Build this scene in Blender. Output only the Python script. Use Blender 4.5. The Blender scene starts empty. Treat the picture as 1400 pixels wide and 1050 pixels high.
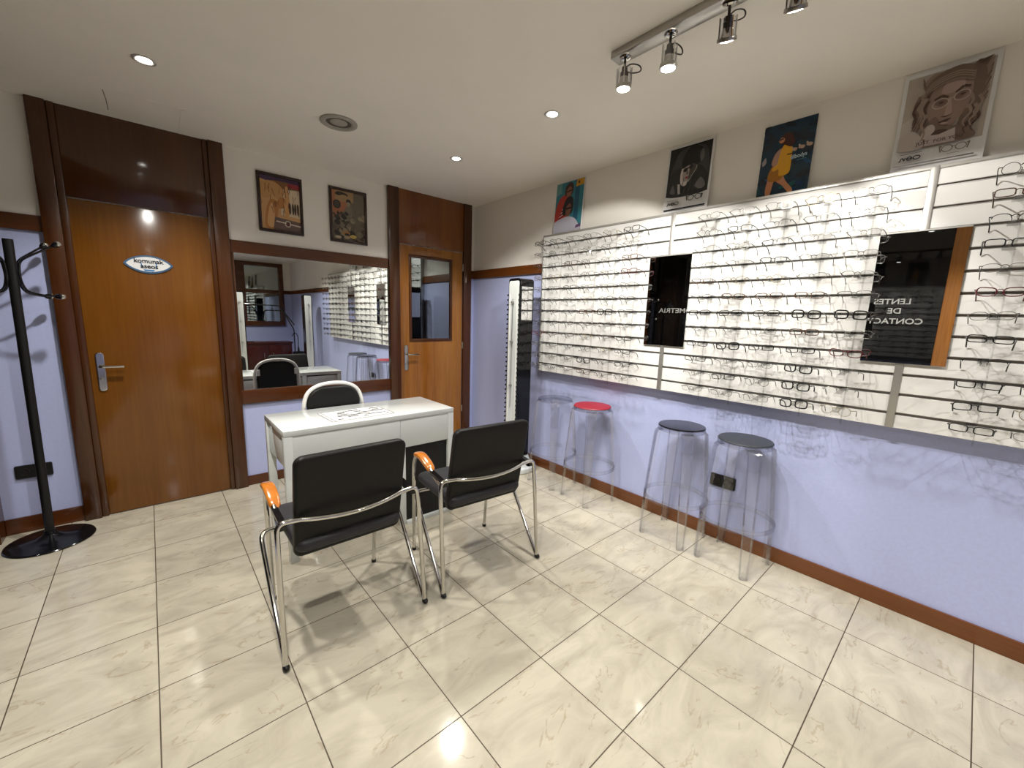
import bpy, bmesh, math, random
from mathutils import Vector, Matrix
random.seed(7)
PI = math.pi
SC = bpy.context.scene
COL = SC.collection

# ------------------------------------------------------------------ materials
def nt(name):
    m = bpy.data.materials.new(name); m.use_nodes = True
    return m, m.node_tree.nodes, m.node_tree.links

def M(name, col, rough=.5, metal=0., spec=.5, coat=0., noise=None, bump=0., emit=None):
    m, n, l = nt(name); b = n['Principled BSDF']
    b.inputs['Base Color'].default_value = (*col, 1)
    b.inputs['Roughness'].default_value = rough
    b.inputs['Metallic'].default_value = metal
    b.inputs['Specular IOR Level'].default_value = spec
    b.inputs['Coat Weight'].default_value = coat
    b.inputs['Coat Roughness'].default_value = .08
    if emit:
        b.inputs['Emission Color'].default_value = (*col, 1)
        b.inputs['Emission Strength'].default_value = emit
    if noise:
        sc, amt = noise
        t = n.new('ShaderNodeTexCoord'); x = n.new('ShaderNodeTexNoise')
        x.inputs['Scale'].default_value = sc; x.inputs['Detail'].default_value = 5
        r = n.new('ShaderNodeValToRGB')
        r.color_ramp.elements[0].color = (*[c * (1 - amt) for c in col], 1)
        r.color_ramp.elements[1].color = (*[min(1, c * (1 + amt)) for c in col], 1)
        r.color_ramp.elements[0].position = .3; r.color_ramp.elements[1].position = .7
        l.new(t.outputs['Object'], x.inputs['Vector']); l.new(x.outputs['Fac'], r.inputs['Fac'])
        l.new(r.outputs['Color'], b.inputs['Base Color'])
        if bump:
            bp = n.new('ShaderNodeBump'); bp.inputs['Strength'].default_value = bump
            bp.inputs['Distance'].default_value = .002
            l.new(x.outputs['Fac'], bp.inputs['Height']); l.new(bp.outputs['Normal'], b.inputs['Normal'])
    return m

def wood(name, dark, light, axis='z', rough=.22, band=7., coat=.4):
    m, n, l = nt(name); b = n['Principled BSDF']
    t = n.new('ShaderNodeTexCoord'); mp = n.new('ShaderNodeMapping')
    s = {'z': (1, 1, .05), 'x': (.05, 1, 1), 'y': (1, .05, 1)}[axis]
    mp.inputs['Scale'].default_value = s
    a = n.new('ShaderNodeTexNoise'); a.inputs['Scale'].default_value = band; a.inputs['Detail'].default_value = 3
    c = n.new('ShaderNodeTexNoise'); c.inputs['Scale'].default_value = band * 14; c.inputs['Detail'].default_value = 6
    mx = n.new('ShaderNodeMath'); mx.operation = 'MULTIPLY_ADD'; mx.inputs[1].default_value = .35
    mu = n.new('ShaderNodeMath'); mu.operation = 'MULTIPLY'; mu.inputs[1].default_value = .75
    r = n.new('ShaderNodeValToRGB')
    r.color_ramp.elements[0].position = .36; r.color_ramp.elements[1].position = .72
    r.color_ramp.elements[0].color = (*dark, 1); r.color_ramp.elements[1].color = (*light, 1)
    l.new(t.outputs['Object'], mp.inputs['Vector'])
    l.new(mp.outputs['Vector'], a.inputs['Vector']); l.new(mp.outputs['Vector'], c.inputs['Vector'])
    l.new(a.outputs['Fac'], mu.inputs[0]); l.new(c.outputs['Fac'], mx.inputs[0]); l.new(mu.outputs[0], mx.inputs[2])
    l.new(mx.outputs[0], r.inputs['Fac']); l.new(r.outputs['Color'], b.inputs['Base Color'])
    b.inputs['Roughness'].default_value = rough
    b.inputs['Coat Weight'].default_value = coat; b.inputs['Coat Roughness'].default_value = .12
    return m

def clear(name, tint=(.96, .97, .98), edge=(.45, .47, .52), spec=1., rough=.03, power=1.6):
    """clear plastic: see-through, darker where you look along it, glossy"""
    m, n, l = nt(name); n.remove(n['Principled BSDF'])
    o = n['Material Output']
    tr = n.new('ShaderNodeBsdfTransparent'); gl = n.new('ShaderNodeBsdfGlossy'); gl.inputs['Roughness'].default_value = rough
    lw = n.new('ShaderNodeLayerWeight'); lw.inputs['Blend'].default_value = .35
    r = n.new('ShaderNodeMix'); r.data_type = 'RGBA'
    r.inputs['A'].default_value = (*tint, 1); r.inputs['B'].default_value = (*edge, 1)
    pw = n.new('ShaderNodeMath'); pw.operation = 'POWER'; pw.inputs[1].default_value = power
    l.new(lw.outputs['Facing'], pw.inputs[0]); l.new(pw.outputs[0], r.inputs['Factor'])
    l.new(r.outputs['Result'], tr.inputs['Color'])
    fr = n.new('ShaderNodeMath'); fr.operation = 'POWER'; fr.inputs[1].default_value = 4
    l2 = n.new('ShaderNodeLayerWeight'); l2.inputs['Blend'].default_value = .5
    l.new(l2.outputs['Facing'], fr.inputs[0])
    ms = n.new('ShaderNodeMath'); ms.operation = 'MULTIPLY_ADD'; ms.inputs[1].default_value = .55 * spec; ms.inputs[2].default_value = .045 * spec
    l.new(fr.outputs[0], ms.inputs[0])
    mx = n.new('ShaderNodeMixShader'); l.new(ms.outputs[0], mx.inputs[0])
    l.new(tr.outputs[0], mx.inputs[1]); l.new(gl.outputs[0], mx.inputs[2]); l.new(mx.outputs[0], o.inputs['Surface'])
    return m

def marble_tiles():
    m, n, l = nt('marble_tiles'); b = n['Principled BSDF']
    t = n.new('ShaderNodeTexCoord'); sp = n.new('ShaderNodeSeparateXYZ'); l.new(t.outputs['Object'], sp.inputs[0])
    def mt(op, a, bb=None, c=None):
        x = n.new('ShaderNodeMath'); x.operation = op
        for i, v in enumerate((a, bb, c)):
            if v is None: continue
            if isinstance(v, (int, float)): x.inputs[i].default_value = v
            else: l.new(v, x.inputs[i])
        return x.outputs[0]
    T = .3999
    gx = mt('DIVIDE', mt('ADD', sp.outputs[0], .4876), T); gy = mt('DIVIDE', mt('SUBTRACT', sp.outputs[1], 1.4233), T)
    fx = mt('ABSOLUTE', mt('SUBTRACT', mt('FRACT', gx), .5)); fy = mt('ABSOLUTE', mt('SUBTRACT', mt('FRACT', gy), .5))
    edge = mt('MAXIMUM', fx, fy)
    grout = mt('GREATER_THAN', edge, .4950)
    ix = mt('FLOOR', gx); iy = mt('FLOOR', gy)
    cb = n.new('ShaderNodeCombineXYZ'); l.new(ix, cb.inputs[0]); l.new(iy, cb.inputs[1])
    wn = n.new('ShaderNodeTexWhiteNoise'); wn.noise_dimensions = '3D'; l.new(cb.outputs[0], wn.inputs['Vector'])
    # each tile is its own cut of stone
    va = n.new('ShaderNodeVectorMath'); va.operation = 'MULTIPLY_ADD'
    va.inputs[1].default_value = (9, 9, 9); l.new(wn.outputs['Color'], va.inputs[0]); l.new(t.outputs['Object'], va.inputs[2])
    mp = n.new('ShaderNodeMapping'); mp.inputs['Scale'].default_value = (1, 2.1, 1); mp.inputs['Rotation'].default_value = (0, 0, .5)
    l.new(va.outputs[0], mp.inputs['Vector'])
    n1 = n.new('ShaderNodeTexNoise'); n1.inputs['Scale'].default_value = 3.2; n1.inputs['Detail'].default_value = 9
    n1.inputs['Roughness'].default_value = .62; n1.inputs['Distortion'].default_value = 1.1; l.new(mp.outputs[0], n1.inputs['Vector'])
    r1 = n.new('ShaderNodeValToRGB'); e = r1.color_ramp
    e.elements[0].position = .30; e.elements[0].color = (.395, .358, .282, 1)
    e.elements[1].position = .62; e.elements[1].color = (.53, .488, .388, 1)
    l.new(n1.outputs['Fac'], r1.inputs['Fac'])
    n2 = n.new('ShaderNodeTexNoise'); n2.inputs['Scale'].default_value = 2.6; n2.inputs['Detail'].default_value = 7
    n2.inputs['Distortion'].default_value = 2.2; l.new(mp.outputs[0], n2.inputs['Vector'])
    vein = mt('ABSOLUTE', mt('SUBTRACT', n2.outputs['Fac'], .5))
    r2 = n.new('ShaderNodeValToRGB'); e = r2.color_ramp
    e.elements[0].position = 0; e.elements[0].color = (.80, .75, .69, 1)
    e.elements[1].position = .022; e.elements[1].color = (1, 1, 1, 1)
    n3 = n.new('ShaderNodeTexNoise'); n3.inputs['Scale'].default_value = 6.; n3.inputs['Detail'].default_value = 4; l.new(mp.outputs[0], n3.inputs['Vector'])
    n4 = n.new('ShaderNodeTexNoise'); n4.inputs['Scale'].default_value = 55.; n4.inputs['Detail'].default_value = 3; l.new(mp.outputs[0], n4.inputs['Vector'])
    gate = mt('MULTIPLY', mt('MAXIMUM', mt('SUBTRACT', .56, n3.outputs['Fac']), 0), .55)
    l.new(mt('ADD', mt('ADD', vein, gate), mt('MULTIPLY', mt('SUBTRACT', n4.outputs['Fac'], .45), .03)), r2.inputs['Fac'])
    mu = n.new('ShaderNodeMix'); mu.data_type = 'RGBA'; mu.blend_type = 'MULTIPLY'; mu.inputs['Factor'].default_value = 1
    l.new(r1.outputs[0], mu.inputs['A']); l.new(r2.outputs[0], mu.inputs['B'])
    gm = n.new('ShaderNodeMix'); gm.data_type = 'RGBA'; gm.inputs['B'].default_value = (.07, .05, .03, 1)
    l.new(grout, gm.inputs['Factor']); l.new(mu.outputs['Result'], gm.inputs['A'])
    l.new(gm.outputs['Result'], b.inputs['Base Color'])
    rr = mt('MULTIPLY_ADD', grout, .5, .085); l.new(rr, b.inputs['Roughness'])
    b.inputs['Specular IOR Level'].default_value = .42
    return m

m_floor = marble_tiles()
m_ceil = M('ceiling_paint', (.86, .825, .76), .8, noise=(3, .02))
m_upper = M('cream_wall_paint', (.82, .785, .725), .75, noise=(2, .02))
m_lilac = M('lilac_wall_paint', (.43, .475, .74), .6, noise=(60, .03), bump=.25)
m_dwood = wood('dark_red_wood', (.042, .0115, .002), (.084, .026, .005), 'z', .22, coat=.2)
m_dwood_x = wood('dark_red_wood_horizontal', (.056, .015, .003), (.100, .028, .006), 'x', .25, coat=.2)
m_dwood_y = wood('dark_red_wood_lengthwise', (.085, .023, .004), (.155, .048, .009), 'y', .22, coat=.25)
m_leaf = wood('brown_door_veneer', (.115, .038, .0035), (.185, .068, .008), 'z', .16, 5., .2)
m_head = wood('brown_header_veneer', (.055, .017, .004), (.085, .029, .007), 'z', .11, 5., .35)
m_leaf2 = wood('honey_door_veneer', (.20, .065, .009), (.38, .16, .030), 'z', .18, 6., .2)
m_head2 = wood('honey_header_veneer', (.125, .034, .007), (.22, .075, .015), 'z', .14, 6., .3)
m_armwood = wood('orange_beech', (.42, .115, .012), (.56, .19, .022), 'y', .18, 20., .8)
m_mirror = M('mirror_glass', (.80, .82, .80), .0, 1.)
m_dmirror = M('dark_pane_glass', (.36, .40, .40), .0, 1.)
m_tmirror = M('clean_mirror_glass', (.9, .9, .9), .0, 1.)
m_chrome = M('chrome', (.62, .61, .58), .10, 1.)
m_steel = M('brushed_steel', (.45, .43, .40), .28, 1.)
m_alu = M('grey_aluminium', (.44, .43, .41), .35, .7)
m_alul = M('bright_aluminium', (.62, .61, .58), .3, .6)
m_black = M('black_plastic', (.008, .008, .008), .35, spec=.3)
m_blackg = M('gloss_black_paint', (.005, .005, .006), .12, spec=.4)
m_leather = M('black_leather', (.010, .0097, .009), .45, spec=.2, noise=(180, .25), bump=.12)
m_leather2 = M('charcoal_seat_leather', (.024, .0235, .027), .48, spec=.3, noise=(180, .2), bump=.12)
m_white = M('white_lacquer', (.66, .69, .68), .12, coat=.3)
m_whitem = M('white_metal', (.74, .73, .70), .35)
m_slat = M('white_slat_board', (.81, .805, .78), .35)
m_paper = M('white_paper', (.70, .70, .70), .6, spec=.2)
m_ink = M('black_ink', (.02, .02, .025), .8, spec=.05)
m_clear = clear('clear_polycarbonate', (.985, .985, .99), (.22, .24, .32), 1.4, .02, 2.4)
m_acr = clear('clear_acrylic', (.95, .95, .95), (.60, .60, .60), 1.3)
m_lens = clear('spectacle_lens', (.93, .93, .93), (.7, .7, .7), .8)
m_red = M('red_seat_pad', (.30, .008, .020), .45)
m_blk = M('black_seat_pad', (.006, .0055, .009), .12, spec=.25)
m_gry = M('slate_seat_pad', (.035, .040, .048), .45, spec=.25)
m_bulb = M('lit_bulb', (1, .97, .90), .3, emit=28.)
m_night = M('night_window_glass', (.004, .004, .004), .02, spec=.35)
m_letter = M('frosted_lettering', (.42, .43, .41), .5)
m_darkm = M('dark_metal', (.05, .045, .04), .35, .8)
m_vent = M('vent_grey', (.34, .32, .28), .5)
m_ventd = M('vent_dark', (.07, .065, .055), .5)
m_redw = M('red_brown_laminate', (.05, .007, .006), .25)
m_blue = M('blue_rim', (.05, .11, .20), .35)
m_bluel = M('bright_blue', (.03, .17, .42), .35)
m_frame = M('picture_frame_brown', (.028, .010, .006), .25)
m_umb = M('umbrella_cloth', (.01, .01, .012), .6)

# ------------------------------------------------------------------ geometry helpers
def N(): return bmesh.new()

def box(bm, x0, x1, y0, y1, z0, z1, bev=0., seg=2, mi=0):
    vs = [bm.verts.new((x, y, z)) for x in (x0, x1) for y in (y0, y1) for z in (z0, z1)]
    fs = []
    for q in ((0, 1, 3, 2), (4, 6, 7, 5), (0, 4, 5, 1), (2, 3, 7, 6), (0, 2, 6, 4), (1, 5, 7, 3)):
        f = bm.faces.new([vs[i] for i in q]); f.material_index = mi; fs.append(f)
    if bev:
        es = list({e for f in fs for e in f.edges})
        r = bmesh.ops.bevel(bm, geom=es, offset=bev, segments=seg, affect='EDGES', profile=.5)
        for f in r['faces']: f.material_index = mi
    return bm

def tube(bm, pts, r, n=10, cap=True, mi=0, closed=False):
    """round bar through points; r may be a list"""
    P = [Vector(p) for p in pts]
    rs = r if isinstance(r, (list, tuple)) else [r] * len(P)
    up = None; rings = []
    for i, p in enumerate(P):
        a = P[i - 1] if (i > 0 or closed) else p
        b = P[(i + 1) % len(P)] if (i < len(P) - 1 or closed) else p
        t = (b - a)
        if t.length < 1e-9: t = Vector((0, 0, 1))
        t.normalize()
        if up is None:
            up = Vector((0, 0, 1)) if abs(t.z) < .9 else Vector((1, 0, 0))
        s = t.cross(up)
        if s.length < 1e-6: s = t.cross(Vector((0, 1, 0)))
        s.normalize(); up = s.cross(t).normalized()
        rings.append([bm.verts.new(p + rs[i] * (math.cos(2 * PI * k / n) * s + math.sin(2 * PI * k / n) * up)) for k in range(n)])
    m = len(rings)
    for i in range(m if closed else m - 1):
        A, B = rings[i], rings[(i + 1) % m]
        for k in range(n):
            f = bm.faces.new((A[k], A[(k + 1) % n], B[(k + 1) % n], B[k])); f.material_index = mi
    if cap and not closed:
        f = bm.faces.new(rings[0][::-1]); f.material_index = mi
        f = bm.faces.new(rings[-1]); f.material_index = mi
    return bm

def smooth_path(pts, rad=.04, n=6):
    """polyline with its corners rounded"""
    P = [Vector(p) for p in pts]; out = [P[0]]
    for i in range(1, len(P) - 1):
        a, b, c = P[i - 1], P[i], P[i + 1]
        d1 = min(rad, (a - b).length * .48); d2 = min(rad, (c - b).length * .48)
        p = b + (a - b).normalized() * d1; q = b + (c - b).normalized() * d2
        for k in range(n + 1):
            t = k / n; out.append((1 - t) ** 2 * p + 2 * t * (1 - t) * b + t * t * q)
    out.append(P[-1]); return out

def lathe(bm, prof, c=(0, 0, 0), n=28, mi=0, axis='z'):
    rings = []
    for r, z in prof:
        ring = []
        for k in range(n):
            a = 2 * PI * k / n; x, y = r * math.cos(a), r * math.sin(a)
            v = {'z': (x, y, z), 'y': (x, z, y), 'x': (z, x, y)}[axis]
            ring.append(bm.verts.new((c[0] + v[0], c[1] + v[1], c[2] + v[2])))
        rings.append(ring)
    for A, B in zip(rings, rings[1:]):
        for k in range(n):
            f = bm.faces.new((A[k], A[(k + 1) % n], B[(k + 1) % n], B[k])); f.material_index = mi
    for ring, (r, z) in ((rings[0], prof[0]), (rings[-1], prof[-1])):
        if r > 1e-5 and prof[0] != prof[-1]:
            f = bm.faces.new(ring); f.material_index = mi
    return bm

def rr(w, h, r, n=6):
    """rounded rectangle outline"""
    r = max(1e-4, min(r, w / 2 - 1e-4, h / 2 - 1e-4)); o = []
    for cx, cy, a0 in ((w / 2 - r, h / 2 - r, 0), (-w / 2 + r, h / 2 - r, PI / 2), (-w / 2 + r, -h / 2 + r, PI), (w / 2 - r, -h / 2 + r, 1.5 * PI)):
        for k in range(n + 1):
            a = a0 + PI / 2 * k / n; o.append((cx + r * math.cos(a), cy + r * math.sin(a)))
    return o

def cushion(bm, w, h, t, r, fn, edge=None, puff=0., mi=0):
    """a pad: rounded-rectangle outline in (u,v), thickness along s, fn(u,v,s)->xyz"""
    e = edge or t / 2; steps = 5; rings = []
    for side in (-1, 1):
        seq = []
        for k in range(steps + 1):
            a = PI / 2 * k / steps
            seq.append((e * (1 - math.cos(a)), side * (t / 2 - e + e * math.sin(a))))
        for q in (.25, .5, .75):
            seq.append((e + q * (min(w, h) / 2 - e) * .9, side * (t / 2 + puff * math.sin(q * PI / 2))))
        rings.append([[bm.verts.new(fn(u, v, s)) for u, v in rr(w - 2 * d, h - 2 * d, max(r - d, .003))] for d, s in seq])
    for si, seq in enumerate(rings):
        for A, B in zip(seq, seq[1:]):
            m = len(A)
            for k in range(m):
                f = bm.faces.new((A[k], A[(k + 1) % m], B[(k + 1) % m], B[k])); f.material_index = mi
        f = bm.faces.new(seq[-1]); f.material_index = mi
    A, B = rings[0][0], rings[1][0]; m = len(A)
    for k in range(m):
        f = bm.faces.new((A[k], A[(k + 1) % m], B[(k + 1) % m], B[k])); f.material_index = mi
    return bm

def prism(bm, poly, fn, t, mi=0):
    A = [bm.verts.new(fn(u, v, 0)) for u, v in poly]; B = [bm.verts.new(fn(u, v, t)) for u, v in poly]
    m = len(poly)
    bm.faces.new(A[::-1]).material_index = mi; bm.faces.new(B).material_index = mi
    for k in range(m):
        bm.faces.new((A[k], A[(k + 1) % m], B[(k + 1) % m], B[k])).material_index = mi
    return bm

def obj(name, bm, mat, parent=None, smooth=True, ang=35, loc=None, rot=None):
    bmesh.ops.recalc_face_normals(bm, faces=bm.faces)
    me = bpy.data.meshes.new(name); bm.to_mesh(me); bm.free()
    for x in (mat if isinstance(mat, (list, tuple)) else [mat]): me.materials.append(x)
    if smooth:
        me.polygons.foreach_set('use_smooth', [True] * len(me.polygons)); me.set_sharp_from_angle(angle=math.radians(ang))
    o = bpy.data.objects.new(name, me); COL.objects.link(o)
    if parent: o.parent = parent
    if loc: o.location = loc
    if rot: o.rotation_euler = rot
    return o

def tag(o, label, cat, group=None):
    o['label'] = label; o['category'] = cat
    if group: o['group'] = group
    return o

def thing(name, label, cat, loc=(0, 0, 0), rz=0., group=None, rot=None):
    o = bpy.data.objects.new(name, None); COL.objects.link(o); o.location = loc
    o.rotation_euler = rot or (0, 0, rz); o.empty_display_size = .1
    return tag(o, label, cat, group)

def struct(name, bm, mat, parent=None, smooth=False):
    o = obj(name, bm, mat, parent, smooth)
    if not parent: o['kind'] = 'structure'
    return o

def dup(root, label=None, loc=None, rot=None, group=None):
    r = root.copy(); COL.objects.link(r)
    if loc is not None: r.location = loc
    if rot is not None: r.rotation_euler = rot
    if label: r['label'] = label
    if group: r['group'] = group
    for ch in list(root.children):
        c = ch.copy(); COL.objects.link(c); c.parent = r
        for g in ch.children:
            d = g.copy(); COL.objects.link(d); d.parent = c
    return r

def text_bm(s, size, align='CENTER', bold=.0, xs=1.):
    """flat lettering, in the xz plane, facing -y"""
    cu = bpy.data.curves.new('t', 'FONT'); cu.body = s; cu.size = size; cu.align_x = align; cu.offset = bold
    cu.extrude = .0004; cu.resolution_u = 4
    ob = bpy.data.objects.new('t', cu); COL.objects.link(ob)
    bpy.context.view_layer.update()
    me = bpy.data.meshes.new_from_object(ob.evaluated_get(bpy.context.evaluated_depsgraph_get()))
    bm = N(); bm.from_mesh(me)
    bpy.data.objects.remove(ob); bpy.data.curves.remove(cu); bpy.data.meshes.remove(me)
    for v in bm.verts: v.co = Vector((v.co.x * xs, -v.co.z, v.co.y))
    return bm

YB, XR, ZC = 3.7333, 2.7007, 2.5465
XL, YF = -.85, -4.0
PX = 2.65      # face of the slat boards

# ------------------------------------------------------------------ the room
bm = N(); box(bm, XL - .1, XR + .1, YF - .1, YB + .1, -.1, 0); struct('floor', bm, m_floor)
bm = N(); box(bm, XL - .1, XR + .1, YF - .1, YB + .1, ZC, ZC + .1); struct('ceiling', bm, m_ceil)
def two_tone(name, x0, x1, y0, y1):
    bm = N(); box(bm, x0, x1, y0, y1, -.05, 1.86, mi=0); box(bm, x0, x1, y0, y1, 1.86, ZC + .05, mi=1)
    return struct(name, bm, [m_lilac, m_upper])
two_tone('wall_back', XL - .1, XR + .1, YB, YB + .1)
two_tone('wall_right', XR, XR + .1, YF, YB)
two_tone('wall_front', XL - .1, XR + .1, YF - .1, YF)
two_tone('wall_left', XL - .1, XL, YF, YB)
# black night-time glazing in the left wall with the shop's lettering, posts of dark wood
for i, (y0, y1) in enumerate(((.30, 3.60), (-2.2, .02))):
    bm = N(); box(bm, XL, XL + .02, y0, y1, .10, 2.50)
    g = struct('window_%d' % (i + 1), bm, m_night)
bm = N(); box(bm, XL, XL + .05, .02, .30, 0, ZC, .004); struct('trim_1', bm, m_leaf2)
bm = N(); box(bm, XL, XL + .09, 3.60, YB, 0, ZC, .004); struct('trim_2', bm, m_dwood)
def sign_left(s, y, z, size, label, xs=1.):
    bm = text_bm(s, size, bold=.0012, xs=xs)
    o = obj('window_lettering', bm, m_letter, smooth=False, loc=(XL + .0225, y, z), rot=(0, 0, PI / 2))
    tag(o, label, 'sign', 'lettering stuck on the dark window')
sign_left('LENTES', .685, 1.665, .082, 'grey word LENTES on the black window, seen reversed in the wall mirror', 1.12)
sign_left('DE', .655, 1.565, .082, 'grey word DE on the black window, under the word LENTES', 1.12)
sign_left('CONTACTO', .68, 1.455, .082, 'grey word CONTACTO on the black window, lowest of three words', 1.12)
sign_left('OPTOMETRIA', 3.03, 1.545, .10, 'grey word OPTOMETRIA on the black window near the coat stand', 1.28)

# rails and skirtings
def trim(n, x0, x1, y0, y1, z0, z1, m, name='trim'):
    bm = N(); box(bm, x0, x1, y0, y1, z0, z1, .003); return struct('%s_%s' % (name, n), bm, m)
trim(3, XL + .09, -.425, YB - .018, YB, 1.815, 1.905, m_dwood_x)
trim(4, .487, 1.713, YB - .018, YB, 1.815, 1.905, m_dwood_x)
trim(5, 2.645, XR, YB - .018, YB, 1.80, 1.885, m_dwood_x)
trim(6, XR - .018, XR, YF, YB - .018, 1.80, 1.885, m_dwood_y)
trim(7, XL, XR - .018, YF, YF + .018, 1.80, 1.885, m_dwood_x)
trim('back', XL + .09, -.425, YB - .015, YB, 0, .10, m_dwood_x, 'baseboard')
trim('back_middle', .487, 1.713, YB - .015, YB, 0, .078, m_dwood_x, 'baseboard')
trim('back_corner', 2.645, XR, YB - .015, YB, 0, .09, m_dwood_x, 'baseboard')
trim('right', XR - .015, XR, YF, YB - .015, 0, .088, m_dwood_y, 'baseboard')
trim('front', XL, XR - .015, YF, YF + .015, 0, .088, m_dwood_x, 'baseboard')

# ceiling hatch outline and hairline crack
bm = N()
box(bm, -.03, .250, 3.272, 3.280, ZC - .003, ZC + .001); box(bm, .246, .254, 3.272, 3.66, ZC - .003, ZC + .001)
box(bm, -.03, .246, 3.280, 3.66, ZC - .0012, ZC + .001)
tag(obj('ceiling_hatch', bm, m_ceil, smooth=False), 'painted rectangular access hatch in the ceiling before the closed brown door', 'hatch')
bm = N(); tube(bm, [(-.086, 3.30, ZC), (-.080, 3.45, ZC), (-.079, 3.60, ZC)], .0022, 5)
tag(obj('ceiling_crack', bm, M('crack_grey', (.22, .20, .17), .8)), 'short dark crack in the ceiling above the closed brown door', 'crack')

# ------------------------------------------------------------------ doors
def handle(parent, x, z, y):
    bm = N(); cushion(bm, .042, .25, .010, .018, lambda u, v, s: (x + u, y - .005 + s, z + v), .004)
    h = obj('handle', bm, m_chrome, parent)
    bm = N(); tube(bm, smooth_path([(x, y - .008, z + .036), (x, y - .052, z + .036), (x + .112, y - .050, z + .034)], .016), .0085, 12)
    obj('lever', bm, m_chrome, h)
    bm = N(); lathe(bm, [(.0, -.016), (.009, -.015), (.009, 0)], (x, y - .006, z - .045), 16, axis='y')
    obj('lock', bm, m_steel, h)

door1 = bpy.data.objects.new('door_1', None); COL.objects.link(door1); door1['kind'] = 'structure'
bm = N(); box(bm, -.312, .372, YB - .016, YB, .006, 2.030, .002); obj('door_leaf', bm, m_leaf, door1)
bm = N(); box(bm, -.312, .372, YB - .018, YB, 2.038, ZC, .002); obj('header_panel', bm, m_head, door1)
for side, (a, b, c, d) in enumerate(((-.425, -.345, -.345, -.312), (.400, .487, .372, .400))):
    bm = N(); box(bm, a, b, YB - .045, YB, 0, ZC, .005); box(bm, c, d, YB - .030, YB, 0, ZC, .004)
    obj('casing', bm, m_dwood, door1)
handle(door1, -.262, .975, YB - .016)
# eye-shaped sign
t = thing('toilet_sign', 'blue-rimmed white eye-shaped sign reading komunak aseos on the brown door', 'sign', (.028, YB - .018, 1.677))
def eye(a, b, n=16):
    o = []
    for k in range(n + 1):
        u = -1 + 2 * k / n; o.append((a * u, b * (1 - u * u) ** .8 * (1 if abs(u) < 1 else 0)))
    return o + [(-u, -v) for u, v in o[1:-1]]
bm = N(); prism(bm, eye(.126, .058), lambda u, v, s: (u, -s, v), .006); obj('plate', bm, m_blue, t, False)
bm = N(); prism(bm, eye(.112, .047), lambda u, v, s: (u, -.006 - s, v), .001); obj('face', bm, m_paper, t, False)
bm = N()
for s, r in ((-1, 0), (1, 0)):
    prism(bm, [(s * .043, .012), (s * .037, .012), (s * .031, -.022), (s * .037, -.022)], lambda u, v, q: (u, -.007 - q, v), .0004)
prism(bm, [(-.022, -.044), (.022, -.044), (.03, -.034), (-.03, -.034)], lambda u, v, q: (u, -.007 - q, v), .0004)
obj('emblem', bm, m_bluel, t, False)
bm = text_bm('komunak', .038, bold=.0009, xs=1.05); obj('lettering', bm, m_ink, t, False, loc=(0, -.0085, .008))
bm = text_bm('aseos', .038, bold=.0009, xs=1.05); obj('lettering', bm, m_ink, t, False, loc=(.002, -.0085, -.026))

door2 = bpy.data.objects.new('door_2', None); COL.objects.link(door2); door2['kind'] = 'structure'
bm = N()
box(bm, 1.827, 1.918, YB - .016, YB, .006, 2.052, .001); box(bm, 2.412, 2.538, YB - .016, YB, .006, 2.052, .001)
box(bm, 1.918, 2.412, YB - .016, YB, .006, 1.135, .001); box(bm, 1.918, 2.412, YB - .016, YB, 1.972, 2.052, .001)
obj('door_leaf', bm, m_leaf2, door2)
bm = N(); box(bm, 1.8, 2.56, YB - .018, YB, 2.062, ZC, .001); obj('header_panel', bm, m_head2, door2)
for a, b in ((1.713, 1.818), (2.548, 2.645)):
    bm = N(); box(bm, a, b, YB - .035, YB, 0, ZC, .004); obj('casing', bm, m_dwood, door2)
bm = N()
for q in ((1.918, 2.412, 1.135, 1.163), (1.918, 2.412, 1.944, 1.972), (1.918, 1.945, 1.163, 1.944), (2.385, 2.412, 1.163, 1.944)):
    box(bm, q[0], q[1], YB - .024, YB, q[2], q[3], .004)
obj('pane_frame', bm, m_dwood, door2)
bm = N(); box(bm, 1.940, 2.390, YB - .010, YB - .004, 1.158, 1.950); obj('pane', bm, m_dmirror, door2)
handle(door2, 1.878, .975, YB - .016)
bm = N()
for z in (.35, 1.05, 1.87): tube(bm, [(2.543, YB - .022, z), (2.543, YB - .022, z + .07)], .006, 8)
obj('hinge', bm, m_alu, door2)

# ------------------------------------------------------------------ big mirror between the doors
t = thing('wall_mirror', 'wide wall mirror between the two brown doors, with a wooden lower rail', 'mirror', (1.1, YB, .67))
bm = N(); box(bm, -.613, .613, -.008, 0, .11, 1.145); obj('mirror_glass', bm, m_mirror, t, False)
bm = N(); box(bm, -.613, .613, -.022, 0, 0, .11, .003); obj('lower_rail', bm, m_dwood_x, t)
bm = N(); box(bm, -.613, -.592, -.016, -.008, .11, 1.145, .002)
obj('side_bead', bm, m_dwood, t)

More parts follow.
